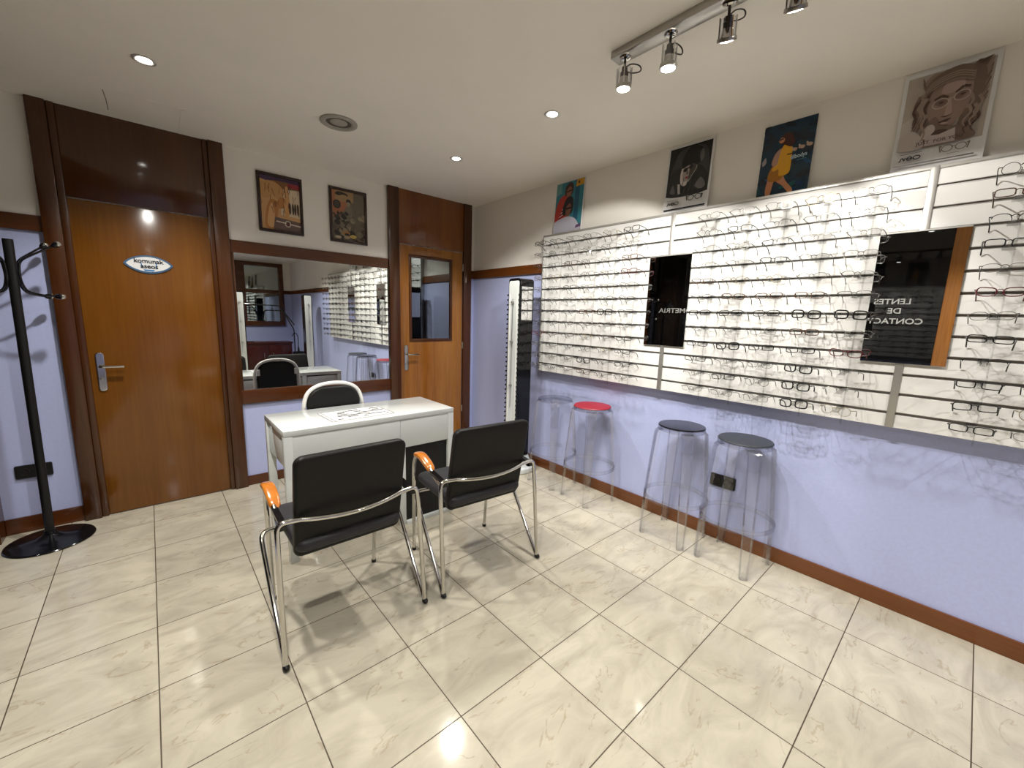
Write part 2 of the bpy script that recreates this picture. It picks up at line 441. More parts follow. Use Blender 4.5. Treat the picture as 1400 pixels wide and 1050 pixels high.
# ------------------------------------------------------------------ flat prints
class Art:
    def __init__(s, W, H): s.W, s.H, s.bm, s.m, s.k, s.e = W, H, N(), [], 0, 1.
    def mi(s, m):
        if m not in s.m: s.m.append(m)
        return s.m.index(m)
    def poly(s, m, pts):
        s.k += 1; y = -.00007 * s.k
        P = []
        for u, v in pts:
            q = (min(max(u, 0), 1) * s.W, min(max(v, 0), 1) * s.H)
            if not P or (abs(P[-1][0] - q[0]) + abs(P[-1][1] - q[1])) > 1e-6: P.append(q)
        if len(P) < 3: return
        f = s.bm.faces.new([s.bm.verts.new((x, y, z)) for x, z in P]); f.material_index = s.mi(m)
    def ell(s, m, u, v, a, b, rot=0, n=18, a0=0, a1=2 * PI):
        k = s.W / s.H; c, d = math.cos(rot), math.sin(rot); o = []
        for i in range(n):
            t = a0 + (a1 - a0) * i / (n if a1 - a0 > 6.28 else n - 1); x, y = a * math.cos(t), b * math.sin(t)
            o.append((u + x * c - y * d, v + (x * d + y * c) * k))
        s.poly(m, o)
    def blob(s, m, pts, n=5):
        o = []; L = len(pts)
        for i in range(L):
            p0, p1, p2, p3 = (pts[(i + j - 1) % L] for j in range(4))
            for q in range(n):
                t = q / n
                o.append(tuple(.5 * (2 * p1[a] + (p2[a] - p0[a]) * t + (2 * p0[a] - 5 * p1[a] + 4 * p2[a] - p3[a]) * t * t + (3 * p1[a] - p0[a] - 3 * p2[a] + p3[a]) * t ** 3) for a in (0, 1)))
        s.poly(m, o)
    def line(s, m, pts, w):
        for (a, b), (c, d) in zip(pts, pts[1:]):
            x, y = (c - a) * s.W, (d - b) * s.H; L = math.hypot(x, y) or 1
            nx, ny = -y / L * w / 2 / s.W, x / L * w / 2 / s.H
            s.poly(m, [(a + nx, b + ny), (c + nx, d + ny), (c - nx, d - ny), (a - nx, b - ny)])
    def strand(s, m, pts, w, n=6):
        P = [pts[0]] + list(pts) + [pts[-1]]; o = []
        for i in range(1, len(P) - 2):
            for q in range(n):
                t = q / n; p0, p1, p2, p3 = P[i - 1:i + 3]
                o.append(tuple(.5 * (2 * p1[a] + (p2[a] - p0[a]) * t + (2 * p0[a] - 5 * p1[a] + 4 * p2[a] - p3[a]) * t * t + (3 * p1[a] - p0[a] - 3 * p2[a] + p3[a]) * t ** 3) for a in (0, 1)))
        o.append(pts[-1]); L = []; K = []; m_ = len(o)
        for i, (a, b) in enumerate(o):
            c, d = o[max(i - 1, 0)]; e, f = o[min(i + 1, m_ - 1)]
            x, y = (e - c) * s.W, (f - d) * s.H; l = math.hypot(x, y) or 1; ww = w * (1 - .8 * i / m_) / 2
            L.append((a - y / l * ww / s.W, b + x / l * ww / s.H)); K.append((a + y / l * ww / s.W, b - x / l * ww / s.H))
        s.poly(m, L + K[::-1])
    def ring(s, m, u, v, a, b, w, rot=0, a0=0, a1=2 * PI, n=22):
        k = s.W / s.H; c, d = math.cos(rot), math.sin(rot); pts = []
        for i in range(n + 1):
            t = a0 + (a1 - a0) * i / n; x, y = a * math.cos(t), b * math.sin(t); pts.append((u + x * c - y * d, v + (x * d + y * c) * k))
        y0 = s.k; s.line(m, pts, w)
    def text(s, m, txt, u, v, size, bold=0., xs=1., rot=0.):
        s.k += 2; b = text_bm(txt, size, 'LEFT', bold, xs); b.normal_update(); i = s.mi(m); vm = {}
        c, d = math.cos(rot), math.sin(rot)
        for f in b.faces:
            if f.normal.y > -.5: continue
            vs = []
            for q in f.verts:
                if q not in vm:
                    x, z = q.co.x, q.co.z
                    vm[q] = s.bm.verts.new((u * s.W + x * c - z * d, -.00007 * s.k, v * s.H + x * d + z * c))
                vs.append(vm[q])
            s.bm.faces.new(vs).material_index = i
        b.free()
    def done(s, parent, loc=(0, 0, 0), name='print'):
        me = bpy.data.meshes.new(name); s.bm.to_mesh(me); s.bm.free()
        for m in s.m: me.materials.append(m)
        o = bpy.data.objects.new(name, me); COL.objects.link(o); o.parent = parent; o.location = loc
        return o
_pm = {}
def ink(r, g, b, rough=.3):
    """print colour from display rgb 0-255"""
    k = (r, g, b, rough)
    if k not in _pm:
        lin = [((c / 255 + .055) / 1.055) ** 2.4 if c > 10 else c / 255 / 12.92 for c in (r, g, b)]
        _pm[k] = M('print_ink', lin, rough, spec=.4)
    return _pm[k]

def picture(x0, x1, z0, z1, label, draw):
    W, H = x1 - x0, z1 - z0
    t = thing('framed_picture', label, 'picture', (x0, YB, z0), 0, 'framed pictures above the mirror')
    bm = N(); f = .022
    for q in ((0, W, 0, f), (0, W, H - f, H), (0, f, f, H - f), (W - f, W, f, H - f)): box(bm, q[0], q[1], -.018, 0, q[2], q[3], .003)
    obj('frame', bm, m_frame, t)
    bm = N(); box(bm, f * .8, W - f * .8, -.008, -.001, f * .8, H - f * .8); obj('backing', bm, ink(120, 95, 70), t, False)
    a = Art(W - 2 * f, H - 2 * f); draw(a); a.done(t, (f, -.0085, f))
    return t
def pic_a(a):
    R = random.Random(3); tan, tan2, brn, drk = ink(196, 150, 100), ink(176, 118, 66), ink(120, 66, 36), ink(52, 34, 30)
    a.poly(tan, [(0, 0), (1, 0), (1, 1), (0, 1)])
    a.poly(ink(70, 50, 78), [(0, 1), (1, 1), (1, .92), (.5, .86), (0, .93)]); a.poly(ink(122, 82, 48), [(.3, .94), (1, .93), (1, .82), (.55, .80)])
    a.poly(ink(150, 50, 60), [(.7, .93), (1, .92), (1, .84), (.7, .85)])
    a.poly(ink(210, 190, 160), [(.5, .80), (1, .82), (1, .28), (.5, .3)])
    a.blob(ink(186, 140, 88), [(0, .62), (.02, .86), (.3, .92), (.52, .84), (.6, .72), (.45, .6), (.3, .66), (.15, .58)])
    a.blob(tan2, [(.08, .05), (.14, .42), (.28, .58), (.44, .5), (.4, .25), (.34, .02)])
    a.blob(ink(205, 160, 110), [(.14, .1), (.2, .4), (.28, .5), (.33, .3), (.28, .05)])
    a.blob(tan2, [(.4, .52), (.5, .64), (.62, .6), (.6, .46), (.46, .42)]); a.blob(ink(200, 150, 96), [(.58, .3), (.62, .8), (.7, .84), (.74, .5), (.68, .26)])
    a.poly(ink(104, 84, 80), [(.33, .25), (1, .2), (1, 0), (.28, 0)]); a.poly(ink(210, 196, 180), [(.36, .16), (1, .11), (1, .13), (.36, .18)])
    a.ring(ink(205, 195, 180), .66, .14, .07, .08, .006); a.ell(ink(90, 50, 50), .66, .14, .05, .055)
    for i in range(26):
        u, v = R.random(), .28 + .5 * R.random(); L = .05 + .13 * R.random(); d = R.uniform(-.5, .5)
        a.line(R.choice([brn, drk, drk]), [(u, v), (u + L * d, v + L)], .0022 + .002 * R.random())
    for u in (.72, .80, .86, .93): a.blob(drk, [(u, .34), (u + .03, .36), (u + .035, .5), (u + .01, .56), (u - .01, .5)])
def pic_b(a):
    R = random.Random(5); g = [ink(92, 82, 68), ink(66, 58, 50), ink(120, 108, 90), ink(44, 38, 34), ink(146, 132, 108)]
    a.poly(ink(104, 92, 76), [(0, 0), (1, 0), (1, 1), (0, 1)])
    a.poly(ink(166, 106, 74), [(0, .45), (.32, .55), (.66, .98), (0, 1)]); a.poly(ink(158, 128, 88), [(.1, .78), (.66, .80), (.66, 1), (.1, 1)])
    a.ell(g[3], .15, .72, .12, .13); a.ell(g[1], .15, .72, .08, .09)
    a.blob(g[3], [(.1, .93), (.2, .90), (.36, .93), (.5, .91), (.44, .96), (.2, .98)])
    a.blob(g[2], [(.38, .52), (.44, .70), (.56, .72), (.62, .58), (.55, .44)]); a.ell(g[4], .50, .76, .06, .08); a.blob(g[3], [(.43, .78), (.46, .85), (.56, .84), (.58, .78), (.5, .80)])
    for i in range(70):
        u, v = R.random(), R.random() * .56; s = .03 + .07 * R.random()
        a.blob(R.choice(g), [(u - s, v), (u - s * .3, v + s * .7), (u + s * .6, v + s * .4), (u + s, v - s * .2), (u + s * .1, v - s * .6)], 3)
    for i in range(30):
        u, v = R.random(), R.random() * .6; a.line(g[3], [(u, v), (u + R.uniform(-.1, .1), v + R.uniform(.02, .1))], .002)
    a.blob(ink(196, 170, 92), [(.5, .08), (.6, .13), (.72, .1), (.64, .05)]); a.ell(ink(170, 150, 120), .42, .06, .09, .05); a.ell(ink(180, 165, 140), .15, .05, .1, .04); a.ell(ink(170, 120, 70), .4, .15, .12, .05)
    a.ell(g[3], .42, .12, .07, .04)
picture(.686, 1.0, 1.998, 2.428, 'brown-framed print of large ochre hands, hanging nearer the closed brown door', pic_a)
picture(1.205, 1.522, 1.993, 2.434, 'brown-framed dark crowded comic print, hanging nearer the glazed door', pic_b)

# ------------------------------------------------------------------ posters standing on the slat wall
def poster(yl, yr, z1, label, draw, margin, z0=2.112, edge=m_paper, mat=m_paper):
    """yl > yr; stands on the board's top edge and leans on the wall"""
    W, H = yl - yr, z1 - z0; lean = math.asin(.028 / H)
    t = thing('poster', label, 'poster', (PX + .014, yl, z0), 0, 'posters standing on the slat wall', rot=(-lean, 0, -PI / 2))
    bm = N(); box(bm, 0, W, 0, .006, 0, H, .0008, 1); obj('board', bm, mat, t)
    a = Art(W - 2 * margin, H - 2 * margin); draw(a); a.done(t, (margin, -.0006, margin))
def po1(a):
    teal, red, skin = ink(44, 120, 132), ink(176, 48, 34), ink(140, 88, 66)
    a.poly(teal, [(0, 0), (1, 0), (1, 1), (0, 1)]); a.poly(ink(20, 82, 110), [(.70, .2), (.86, .2), (.86, 1), (.70, 1)]); a.poly(ink(96, 150, 150), [(0, .75), (.2, .8), (.2, 1), (0, 1)])
    a.blob(red, [(0, .24), (.04, .52), (.2, .72), (.42, .74), (.6, .6), (.4, .3), (.1, .2)])
    for i in range(7): a.line(m_paper if i % 2 else m_ink, [(.16 + i * .02, .28 + i * .035), (.34 + i * .012, .34 + i * .035)], .005)
    a.blob(ink(60, 34, 30), [(.34, .74), (.34, .9), (.5, .98), (.62, .92), (.62, .76), (.5, .7)]); a.blob(skin, [(.40, .72), (.40, .84), (.50, .90), (.57, .84), (.56, .74), (.48, .68)])
    a.blob(ink(22, 16, 18), [(.3, .36), (.34, .6), (.48, .70), (.64, .66), (.68, .48), (.6, .34)]); a.blob(ink(128, 80, 62), [(.42, .30), (.42, .48), (.52, .56), (.60, .50), (.58, .36), (.5, .28)])
    a.line(m_ink, [(.42, .46), (.60, .47)], .012); a.line(m_ink, [(.40, .80), (.58, .82)], .009)
    a.blob(ink(178, 176, 190), [(0, 0), (0, .2), (.2, .27), (.5, .30), (.76, .24), (.92, .1), (.95, 0)])
    a.poly(ink(205, 150, 30), [(.72, .86), (1, .88), (1, 1), (.74, 1)]); a.ell(ink(80, 50, 20), .82, .94, .035, .04)
    a.poly(ink(90, 60, 96), [(.8, .04), (1, .06), (1, .12), (.84, .1)])
def neo(a, m, u, v, w):
    """the wave-N, barred E and wide O wordmark"""
    k = a.W / a.H; h = w * .22 * k; th = .0042
    a.line(m, [(u, v + h * .1), (u + w * .06, v), (u + w * .12, v + h * .9), (u + w * .18, v + h * .9), (u + w * .25, v + h * .1), (u + w * .31, v + h * .9)], th)
    a.ring(m, u + w * .50, v + h * .5, w * .12, w * .105, th); a.line(m, [(u + w * .39, v + h * .5), (u + w * .62, v + h * .5)], th)
    a.ring(m, u + w * .84, v + h * .5, w * .16, w * .11, th)
def glasses_print(a, m, u, v, w, th=.004):
    k = a.W / a.H
    a.ring(m, u + w * .27, v, w * .18, w * .15, th); a.ring(m, u + w * .73, v, w * .18, w * .15, th)
    a.line(m, [(u + w * .45, v + w * .04 * k), (u + w * .55, v + w * .04 * k)], th)
    a.line(m, [(u + w * .09, v + .02), (u, v + .03), (u + .02, v - .035)], th * 1.4); a.line(m, [(u + w * .91, v + .02), (u + w, v + .03), (u + w - .02, v - .035)], th * 1.4)
def po2(a):
    ink0 = globals()['ink']; ink = lambda r, g, b, q=.3: ink0(min(255, int(r * 1.15)), min(255, int(g * 1.15)), min(255, int(b * 1.15)), q)
    bk, g1, g2, g3 = ink(12, 11, 12, .08), ink(44, 42, 44, .08), ink(86, 82, 82, .08), ink(176, 166, 158, .08)
    a.poly(bk, [(0, .24), (1, .24), (1, 1), (0, 1)])
    a.blob(g1, [(.2, .9), (.5, .97), (.9, .9), (.95, .5), (.7, .6), (.3, .6), (.05, .5)])
    a.blob(ink(22, 21, 22, .08), [(.02, .24), (.04, .5), (.22, .68), (.45, .62), (.75, .66), (.95, .5), (.98, .24)])
    a.blob(g3, [(.34, .42), (.32, .6), (.40, .72), (.60, .70), (.70, .64), (.60, .52), (.46, .38)]); a.blob(ink(132, 122, 116, .08), [(.38, .48), (.37, .6), (.44, .70), (.56, .68), (.56, .54), (.46, .44)])
    a.blob(bk, [(.34, .66), (.36, .86), (.56, .98), (.80, .90), (.82, .74), (.64, .66), (.5, .69)]); a.blob(g2, [(.74, .82), (.80, .90), (.84, .78), (.78, .70)])
    a.blob(ink(60, 54, 52, .08), [(.54, .66), (.62, .70), (.69, .64), (.60, .53), (.52, .46)])
    a.ell(bk, .425, .625, .055, .045, .2); a.ell(bk, .56, .655, .055, .045, .2); a.line(bk, [(.46, .64), (.53, .655)], .008); a.blob(ink(70, 62, 58, .08), [(.46, .60), (.475, .62), (.50, .56), (.46, .55)])
    a.blob(ink(120, 24, 30, .08), [(.43, .50), (.47, .515), (.51, .51), (.48, .485)])
    for q in range(9): a.strand(ink(34 + 4 * q, 33 + 4 * q, 33 + 4 * q, .08), [(.50 + .03 * q, .93 - .01 * q), (.42 + .05 * q, .86), (.40 + .05 * q, .77)], .003)
    for q in range(7): a.strand(ink(44, 42, 44, .08), [(.12 + .11 * q, .27), (.16 + .11 * q, .36), (.22 + .10 * q, .46 + .02 * q)], .010)
    a.poly(ink(150, 146, 145, .08), [(.27, .42), (.33, .42), (.36, .26), (.30, .26)]); a.blob(g2, [(.10, .3), (.16, .42), (.22, .28)]); a.blob(g2, [(.7, .34), (.82, .46), (.94, .34), (.86, .28)])
    neo(a, m_ink, .05, .095, .30); a.line(ink(130, 130, 130), [(.06, .17), (.34, .17)], .003)
    glasses_print(a, m_ink, .54, .165, .38); a.poly(m_ink, [(0, .012), (1, .012), (1, .032), (0, .032)])
def po3(a):
    R = random.Random(9); base = ink(12, 44, 62, .12); a.poly(base, [(0, 0), (1, 0), (1, 1), (0, 1)])
    pal = [ink(8, 60, 70, .12), ink(10, 50, 92, .12), ink(16, 34, 48, .12), ink(10, 78, 80, .12), ink(12, 28, 40, .12), ink(28, 72, 110, .12)]
    for i in range(46):
        u, v = R.random(), R.random(); s = .05 + .12 * R.random(); q = R.uniform(-.4, .4)
        a.blob(R.choice(pal if v < .55 else pal[2:5:2]), [(u - s, v - q * .1), (u, v + s * .35), (u + s, v + q * .1), (u, v - s * .3)], 3)
    for k in range(3):
        u = .64 + k * .14; v = .585 + k * .012
        a.blob(ink(176, 150, 130, .12), [(u - .06, v), (u - .02, v + .03), (u + .06, v + .015), (u + .03, v - .02)]); a.ell(ink(190, 170, 150, .12), u - .045, v + .035, .018, .022)
    yl, yd, sk = ink(214, 156, 26, .12), ink(160, 104, 18, .12), ink(186, 124, 84, .12)
    a.blob(sk, [(.20, .0), (.18, .12), (.24, .32), (.36, .34), (.32, .16), (.28, 0)]); a.blob(sk, [(.30, .32), (.44, .34), (.56, .18), (.72, .04), (.66, 0), (.5, .12), (.36, .2)])
    a.blob(yd, [(.20, .22), (.22, .36), (.34, .44), (.56, .36), (.48, .22), (.36, .19)]); a.blob(ink(168, 128, 110, .12), [(.24, .44), (.28, .58), (.40, .64), (.44, .48), (.34, .40)])
    a.blob(yl, [(.36, .42), (.40, .64), (.50, .70), (.60, .62), (.62, .44), (.60, .28), (.42, .26), (.40, .34)]); a.blob(yl, [(.26, .38), (.34, .42), (.54, .52), (.58, .46), (.42, .38), (.30, .34)])
    a.line(ink(50, 30, 20, .12), [(.52, .54), (.62, .54)], .006)
    a.blob(ink(62, 24, 20, .12), [(.34, .74), (.42, .84), (.56, .82), (.64, .70), (.58, .64), (.46, .68)]); a.ell(sk, .38, .755, .055, .06); a.line(m_ink, [(.33, .765), (.41, .775)], .008)
    a.blob(ink(150, 140, 145, .12), [(.04, .5), (.1, .56), (.12, .48), (.06, .44)])
    a.text(ink(176, 200, 206, .12), 'tilbodys', .60, .46, .030, .0005, .80, .06); a.line(ink(90, 150, 150, .12), [(.72, .43), (.9, .44)], .002)
def po4(a):
    ink0 = globals()['ink']; ink = lambda r, g, b, q=.3: ink0(min(255, int(r * 1.22)), min(255, int(g * 1.22)), min(255, int(b * 1.22)), q)
    s = .12; bg, h1, h2, h3 = ink(142, 134, 126, s), ink(92, 76, 66, s), ink(62, 46, 40, s), ink(120, 104, 94, s)
    f1, f2, f3 = ink(118, 98, 90, s), ink(98, 78, 70, s), ink(138, 118, 110, s)
    R = random.Random(2)
    a.poly(bg, [(0, .2), (1, .2), (1, .985), (0, .985)]); a.poly(ink(152, 146, 140, s), [(0, .2), (.3, .2), (.22, .6), (0, .5)])
    for i in range(30):
        v = R.uniform(.45, .86); d = R.uniform(.1, .26)
        a.strand(R.choice([h1, h3, h3]), [(.74, v), (.82, v + d * .5), (.90, v + d * .3), (.97, v + d)], R.uniform(.008, .018))
        v = R.uniform(.5, .8); a.strand(R.choice([h1, h3, h3]), [(.34, v), (.26, v - .04), (.2, v - .16), (.14, v - .26)], R.uniform(.008, .018))
    a.blob(h1, [(.18, .96), (.3, .82), (.5, .86), (.72, .96), (.9, .9), (.92, .66), (.86, .42), (.8, .28), (.68, .3), (.7, .6), (.3, .72)])
    a.blob(h1, [(.2, .48), (.18, .62), (.28, .74), (.38, .7), (.36, .5), (.3, .4)]); a.blob(h3, [(.22, .9), (.3, .8), (.46, .84), (.6, .92), (.44, .96), (.3, .96)])
    a.blob(f1, [(.30, .62), (.34, .80), (.5, .90), (.74, .88), (.80, .72), (.76, .52), (.60, .36), (.46, .36), (.35, .46)])
    a.blob(f3, [(.44, .74), (.5, .86), (.66, .86), (.70, .76), (.58, .72)]); a.blob(f2, [(.34, .46), (.40, .42), (.5, .36), (.6, .38), (.5, .42), (.42, .5)])
    a.blob(f3, [(.52, .50), (.555, .68), (.60, .52), (.56, .48)]); a.blob(h2, [(.48, .49), (.54, .475), (.62, .50), (.55, .49)])
    a.blob(f2, [(.38, .64), (.45, .68), (.53, .64), (.46, .60)]); a.blob(f2, [(.61, .66), (.68, .72), (.76, .70), (.68, .64)])
    a.line(h2, [(.37, .68), (.45, .71), (.53, .68)], .010); a.line(h2, [(.61, .71), (.69, .76), (.77, .74)], .010)
    a.ell(h2, .455, .64, .028, .02); a.ell(h2, .69, .68, .028, .02)
    a.ring(ink(150, 136, 126, s), .45, .63, .095, .075, .0035, .12); a.ring(ink(150, 136, 126, s), .69, .665, .09, .075, .0035, .12); a.line(ink(150, 136, 126, s), [(.54, .65), (.6, .665)], .003)
    a.blob(h2, [(.46, .43), (.53, .445), (.61, .45), (.53, .41)]); a.blob(f3, [(.48, .415), (.54, .42), (.58, .41), (.53, .395)])
    a.blob(h1, [(.18, .2), (.26, .36), (.40, .40), (.56, .36), (.7, .36), (.86, .3), (.86, .2)])
    a.blob(ink(150, 140, 134, s), [(.28, .3), (.32, .40), (.40, .42), (.44, .36), (.38, .28)]); a.blob(h2, [(.40, .30), (.46, .35), (.58, .34), (.6, .28), (.5, .27)])
    a.poly(ink(148, 136, 132, s), [(.34, .2), (.34, .31), (.5, .30), (.68, .34), (.7, .2)]); a.blob(ink(146, 138, 132, s), [(0, .2), (.02, .36), (.2, .38), (.33, .2)])
    for i in range(12):
        u = R.uniform(.18, .32); v = R.uniform(.5, .8); a.strand(R.choice([h2, h3, h1]), [(u, v), (u - .05, v - .10), (u, v - .2), (u - .03, v - .28)], .012)
        u = R.uniform(.74, .9); v = R.uniform(.42, .66); a.strand(R.choice([h2, h3, h1]), [(u, v), (u + .04, v - .08), (u - .03, v - .16), (u, v - .22)], .012)
    for i in range(12):
        v = .84 + .011 * i; a.strand(R.choice([h1, h3, h1]), [(.80, v - .04), (.62, v + .01), (.44, v - .01), (.30, v - .06), (.24, v - .13)], .010)
    a.text(h2, 'JUST  FOR YOU', .24, .222, .019, .0002, 1.1)
    neo(a, m_ink, .05, .075, .27); a.line(ink(110, 105, 100), [(.06, .145), (.33, .145)], .003)
    glasses_print(a, ink(88, 76, 66), .54, .125, .34, .003); a.line(ink(110, 105, 100), [(.64, .065), (.78, .065)], .002)
    a.poly(ink(70, 66, 62), [(0, .012), (.95, .012), (.95, .026), (0, .026)])
poster(2.54, 2.235, 2.522, 'teal poster of two people, one in red, nearest the corner', po1, .006)
poster(1.531, 1.233, 2.532, 'black poster of a dark-haired man above a white NEO footer', po2, .012)
poster(.956, .710, 2.490, 'dark blue poster of a woman walking in a yellow coat', po3, .0)
poster(.388, .098, 2.536, 'tall sepia poster of a woman wearing glasses, NEO printed below', po4, .014)

# ------------------------------------------------------------------ slat wall
GZ = [2.026 - .0933 * k for k in range(12)]
PAN = [(1.437, 2.632, 'corner', 'white slatted display panel nearest the corner and the tower'),
       (.232, 1.437, 'middle', 'white slatted display panel between the two narrow mirrors'),
       (-.965, .232, 'near', 'white slatted display panel nearest the viewer, running out of frame')]
ZB, ZT = .930, 2.108
for y0, y1, nm, lab in PAN:
    t = thing('slatwall_panel', lab, 'display panel', (PX, (y0 + y1) / 2, ZB), 0, 'slatted display panels')
    h = (y1 - y0) / 2 - .0015; bm = N(); z = ZT - ZB; top = z
    for g in GZ + [None]:
        lo = (g - ZB + .0062) if g else 0
        box(bm, 0, .022, -h, h, lo, top, .0015, 1)
        if g: top = g - ZB - .0062
    box(bm, .018, XR - PX - .002, -h, h, 0, z)
    obj('slats', bm, m_slat, t)
    bm = N()
    for g in GZ:
        g -= ZB; box(bm, .001, .012, -h, h, g - .0062, g - .0050); box(bm, .001, .012, -h, h, g + .0050, g + .0062); box(bm, .0112, .0122, -h, h, g - .0050, g + .0050)
    obj('groove_liner', bm, m_alu, t, False)
for y, z1, lab in ((1.437, ZT, 'grey metal strip joining the corner and middle display panels, behind the mirror'), (.232, ZT, 'grey metal strip joining the middle and near display panels, behind the mirror')):
    bm = N(); box(bm, PX - .007, PX - .0005, y - .015, y + .015, ZB, z1, .002)
    tag(obj('joint_strip', bm, m_alu), lab, 'metal strip', 'joint strips of the slat wall')
bm = N(); box(bm, PX - .004, XR - .002, -.965, 2.634, ZT, ZT + .004, .001); box(bm, PX - .004, PX - .001, -.965, 2.634, ZT - .012, ZT + .001, .001)
tag(obj('top_ledge', bm, m_alul), 'bright aluminium ledge along the top of the slat wall', 'ledge')
bm = N(); box(bm, PX - .003, XR - .002, 2.633, 2.637, ZB, ZT, .001)
tag(obj('end_strip', bm, m_alu), 'thin grey strip closing the end of the slat wall by the tower', 'metal strip')
for y0, y1, lab in ((1.283, 1.578, 'narrow frameless mirror hung over the first joint, nearer the corner'), (.083, .378, 'narrow frameless mirror hung over the second joint, by the sepia poster')):
    t = thing('narrow_mirror', lab, 'mirror', (PX - .008, (y0 + y1) / 2, 1.239), 0, 'narrow mirrors on the slat wall')
    w = (y1 - y0) / 2
    bm = N(); box(bm, -.004, 0, -w, w, 0, .597, .0006, 1); obj('mirror_glass', bm, m_tmirror, t, False)
    bm = N(); box(bm, -.0055, -.001, -w, w, .597, .603); obj('hanging_clip', bm, m_alul, t, False)

# ------------------------------------------------------------------ spectacles
def sup(a, b, p, n=22):
    o = []
    for k in range(n):
        t = 2 * PI * k / n; c, s = math.cos(t), math.sin(t)
        o.append((a * abs(c) ** (2 / p) * (1 if c >= 0 else -1), b * abs(s) ** (2 / p) * (1 if s >= 0 else -1)))
    return o
fr_cols = {
    'black': M('frame_black', (.012, .011, .012), .25), 'grey': M('frame_grey', (.16, .155, .15), .3, .6), 'brown': M('frame_brown', (.09, .04, .02), .25),
    'silver': M('frame_silver', (.42, .41, .39), .25, .8), 'dark red': M('frame_dark_red', (.10, .010, .015), .25), 'pale gold': M('frame_gold', (.42, .33, .18), .28, .8)}
m_tip = M('temple_tip', (.03, .027, .026), .35)
def glasses_proto(shape, colour, rim, temple, key):
    a, b, p, tilt = {'oval': (.0255, .0165, 2.3, 0), 'rectangular': (.0265, .0145, 4.2, 0), 'round': (.0235, .0225, 2.0, 0), 'square': (.0255, .0195, 3.6, 0), 'cat-eye': (.0265, .0165, 2.8, .18)}[shape]
    mm = fr_cols[colour]
    root = thing('eyeglasses', '-', 'glasses', (0, 0, -50), 0, 'eyeglasses on the slat wall')
    yc = .0355
    def pt(s, u, v, off=0):
        v2 = v + (max(0, u) ** 1.0) * tilt * (1 if v > 0 else .3)
        return (.006 * ((yc + u) / .066) ** 2 + off, s * (yc + u), v2)
    bm = N()
    for s in (-1, 1):
        out = sup(a, b, p)
        pts = [pt(s, u, v) for u, v in out]
        if rim == 'half': tube(bm, [pt(s, u, v) for u, v in out if v > -b * .25] if False else [pt(s, u, v) for u, v in sorted([q for q in out if q[1] > -b * .2], key=lambda q: math.atan2(q[1], q[0]))], .0015, 6)
        else: tube(bm, pts, {'thin': .0011, 'full': .0021, 'thick': .0032}[rim], 6, closed=True)
        tube(bm, [(.003, s * (yc + a - .001), b * .45), (.006, s * .0665, b * .5), (.011, s * .0675, b * .5)], .0019, 6)
    tube(bm, [(.0, -(yc - a), b * .35), (-.0015, -.004, b * .62), (-.0015, .004, b * .62), (.0, yc - a, b * .35)], .0017, 6)
    for s in (-1, 1): tube(bm, [(.002, s * .0095, 0), (.006, s * .0075, -.003), (.006, s * .0085, -.009)], .0012, 5)
    obj('frame_front', bm, mm, root, ang=60)
    for s in (-1, 1):
        bm = N(); bm.faces.new([bm.verts.new(pt(s, u * .985, v * .985, .0004)) for u, v in sup(a, b, p)])
        obj('lens', bm, m_lens, root)
    for s in (-1, 1):
        bm = N(); r = max(temple, .0016); z0 = b * .5
        tube(bm, smooth_path([(.010, s * .0675, z0), (.050, s * .068, z0 - .001), (.096, s * .066, z0 - .006), (.122, s * .064, z0 - .034)], .022, 4), [r, r, r] + [r * .9] * 40 if False else r, 6)
        for v in bm.verts: v.co.z = z0 - .006 + (v.co.z - z0 + .006) if False else v.co.z
        obj('temple', bm, m_tip if colour in ('silver', 'grey', 'pale gold') else mm, root, ang=60)
    return root
protos = []
for i, (sh, co, ri, te) in enumerate([('oval', 'grey', 'thin', .0012), ('oval', 'silver', 'thin', .0018), ('rectangular', 'black', 'full', .0024), ('rectangular', 'grey', 'half', .0014),
        ('rectangular', 'brown', 'full', .0022), ('round', 'pale gold', 'thin', .0012), ('square', 'black', 'thick', .0028), ('oval', 'black', 'half', .0020),
        ('cat-eye', 'dark red', 'full', .0022), ('round', 'black', 'thin', .0018), ('square', 'silver', 'thin', .0013), ('rectangular', 'silver', 'half', .0018)]):
    protos.append((glasses_proto(sh, co, ri, te, i), sh, co, ri))
W_ = [14, 12, 9, 12, 7, 6, 3, 9, 2, 6, 10, 9]
ORD = 'first second third fourth fifth sixth seventh eighth ninth tenth eleventh twelfth'.split()
cols = [('corner', 2.553 - .176 * k, k) for k in range(6)] + [('middle', 1.150 - .1815 * k, k) for k in range(5)] + [('near', -.025 - .176 * k, k) for k in range(6)]
RIM = {'thin': 'thin-rimmed', 'half': 'half-rimmed', 'full': 'full-rimmed', 'thick': 'thick-rimmed'}
used = set(); GX = 2.522
fixed = {('near', 0, 11): 2, ('near', 0, 10): 2, ('near', 0, 9): 2, ('near', 0, 8): 7, ('near', 0, 7): 2, ('near', 0, 6): 0, ('near', 0, 5): 8, ('near', 0, 4): 0, ('near', 0, 3): 2, ('near', 0, 2): 7, ('near', 0, 0): 9, ('near', 0, 1): 4,
         ('middle', 4, 11): 5, ('middle', 3, 11): 6, ('middle', 3, 10): 6, ('middle', 2, 10): 9, ('middle', 3, 9): 6, ('middle', 4, 6): 6, ('middle', 4, 8): 8}
def copy_glasses(pi, loc, rot, label):
    root = protos[pi][0]
    if pi not in used:
        used.add(pi); root.location = loc; root.rotation_euler = rot; root['label'] = label; return root
    return dup(root, label, loc, rot)
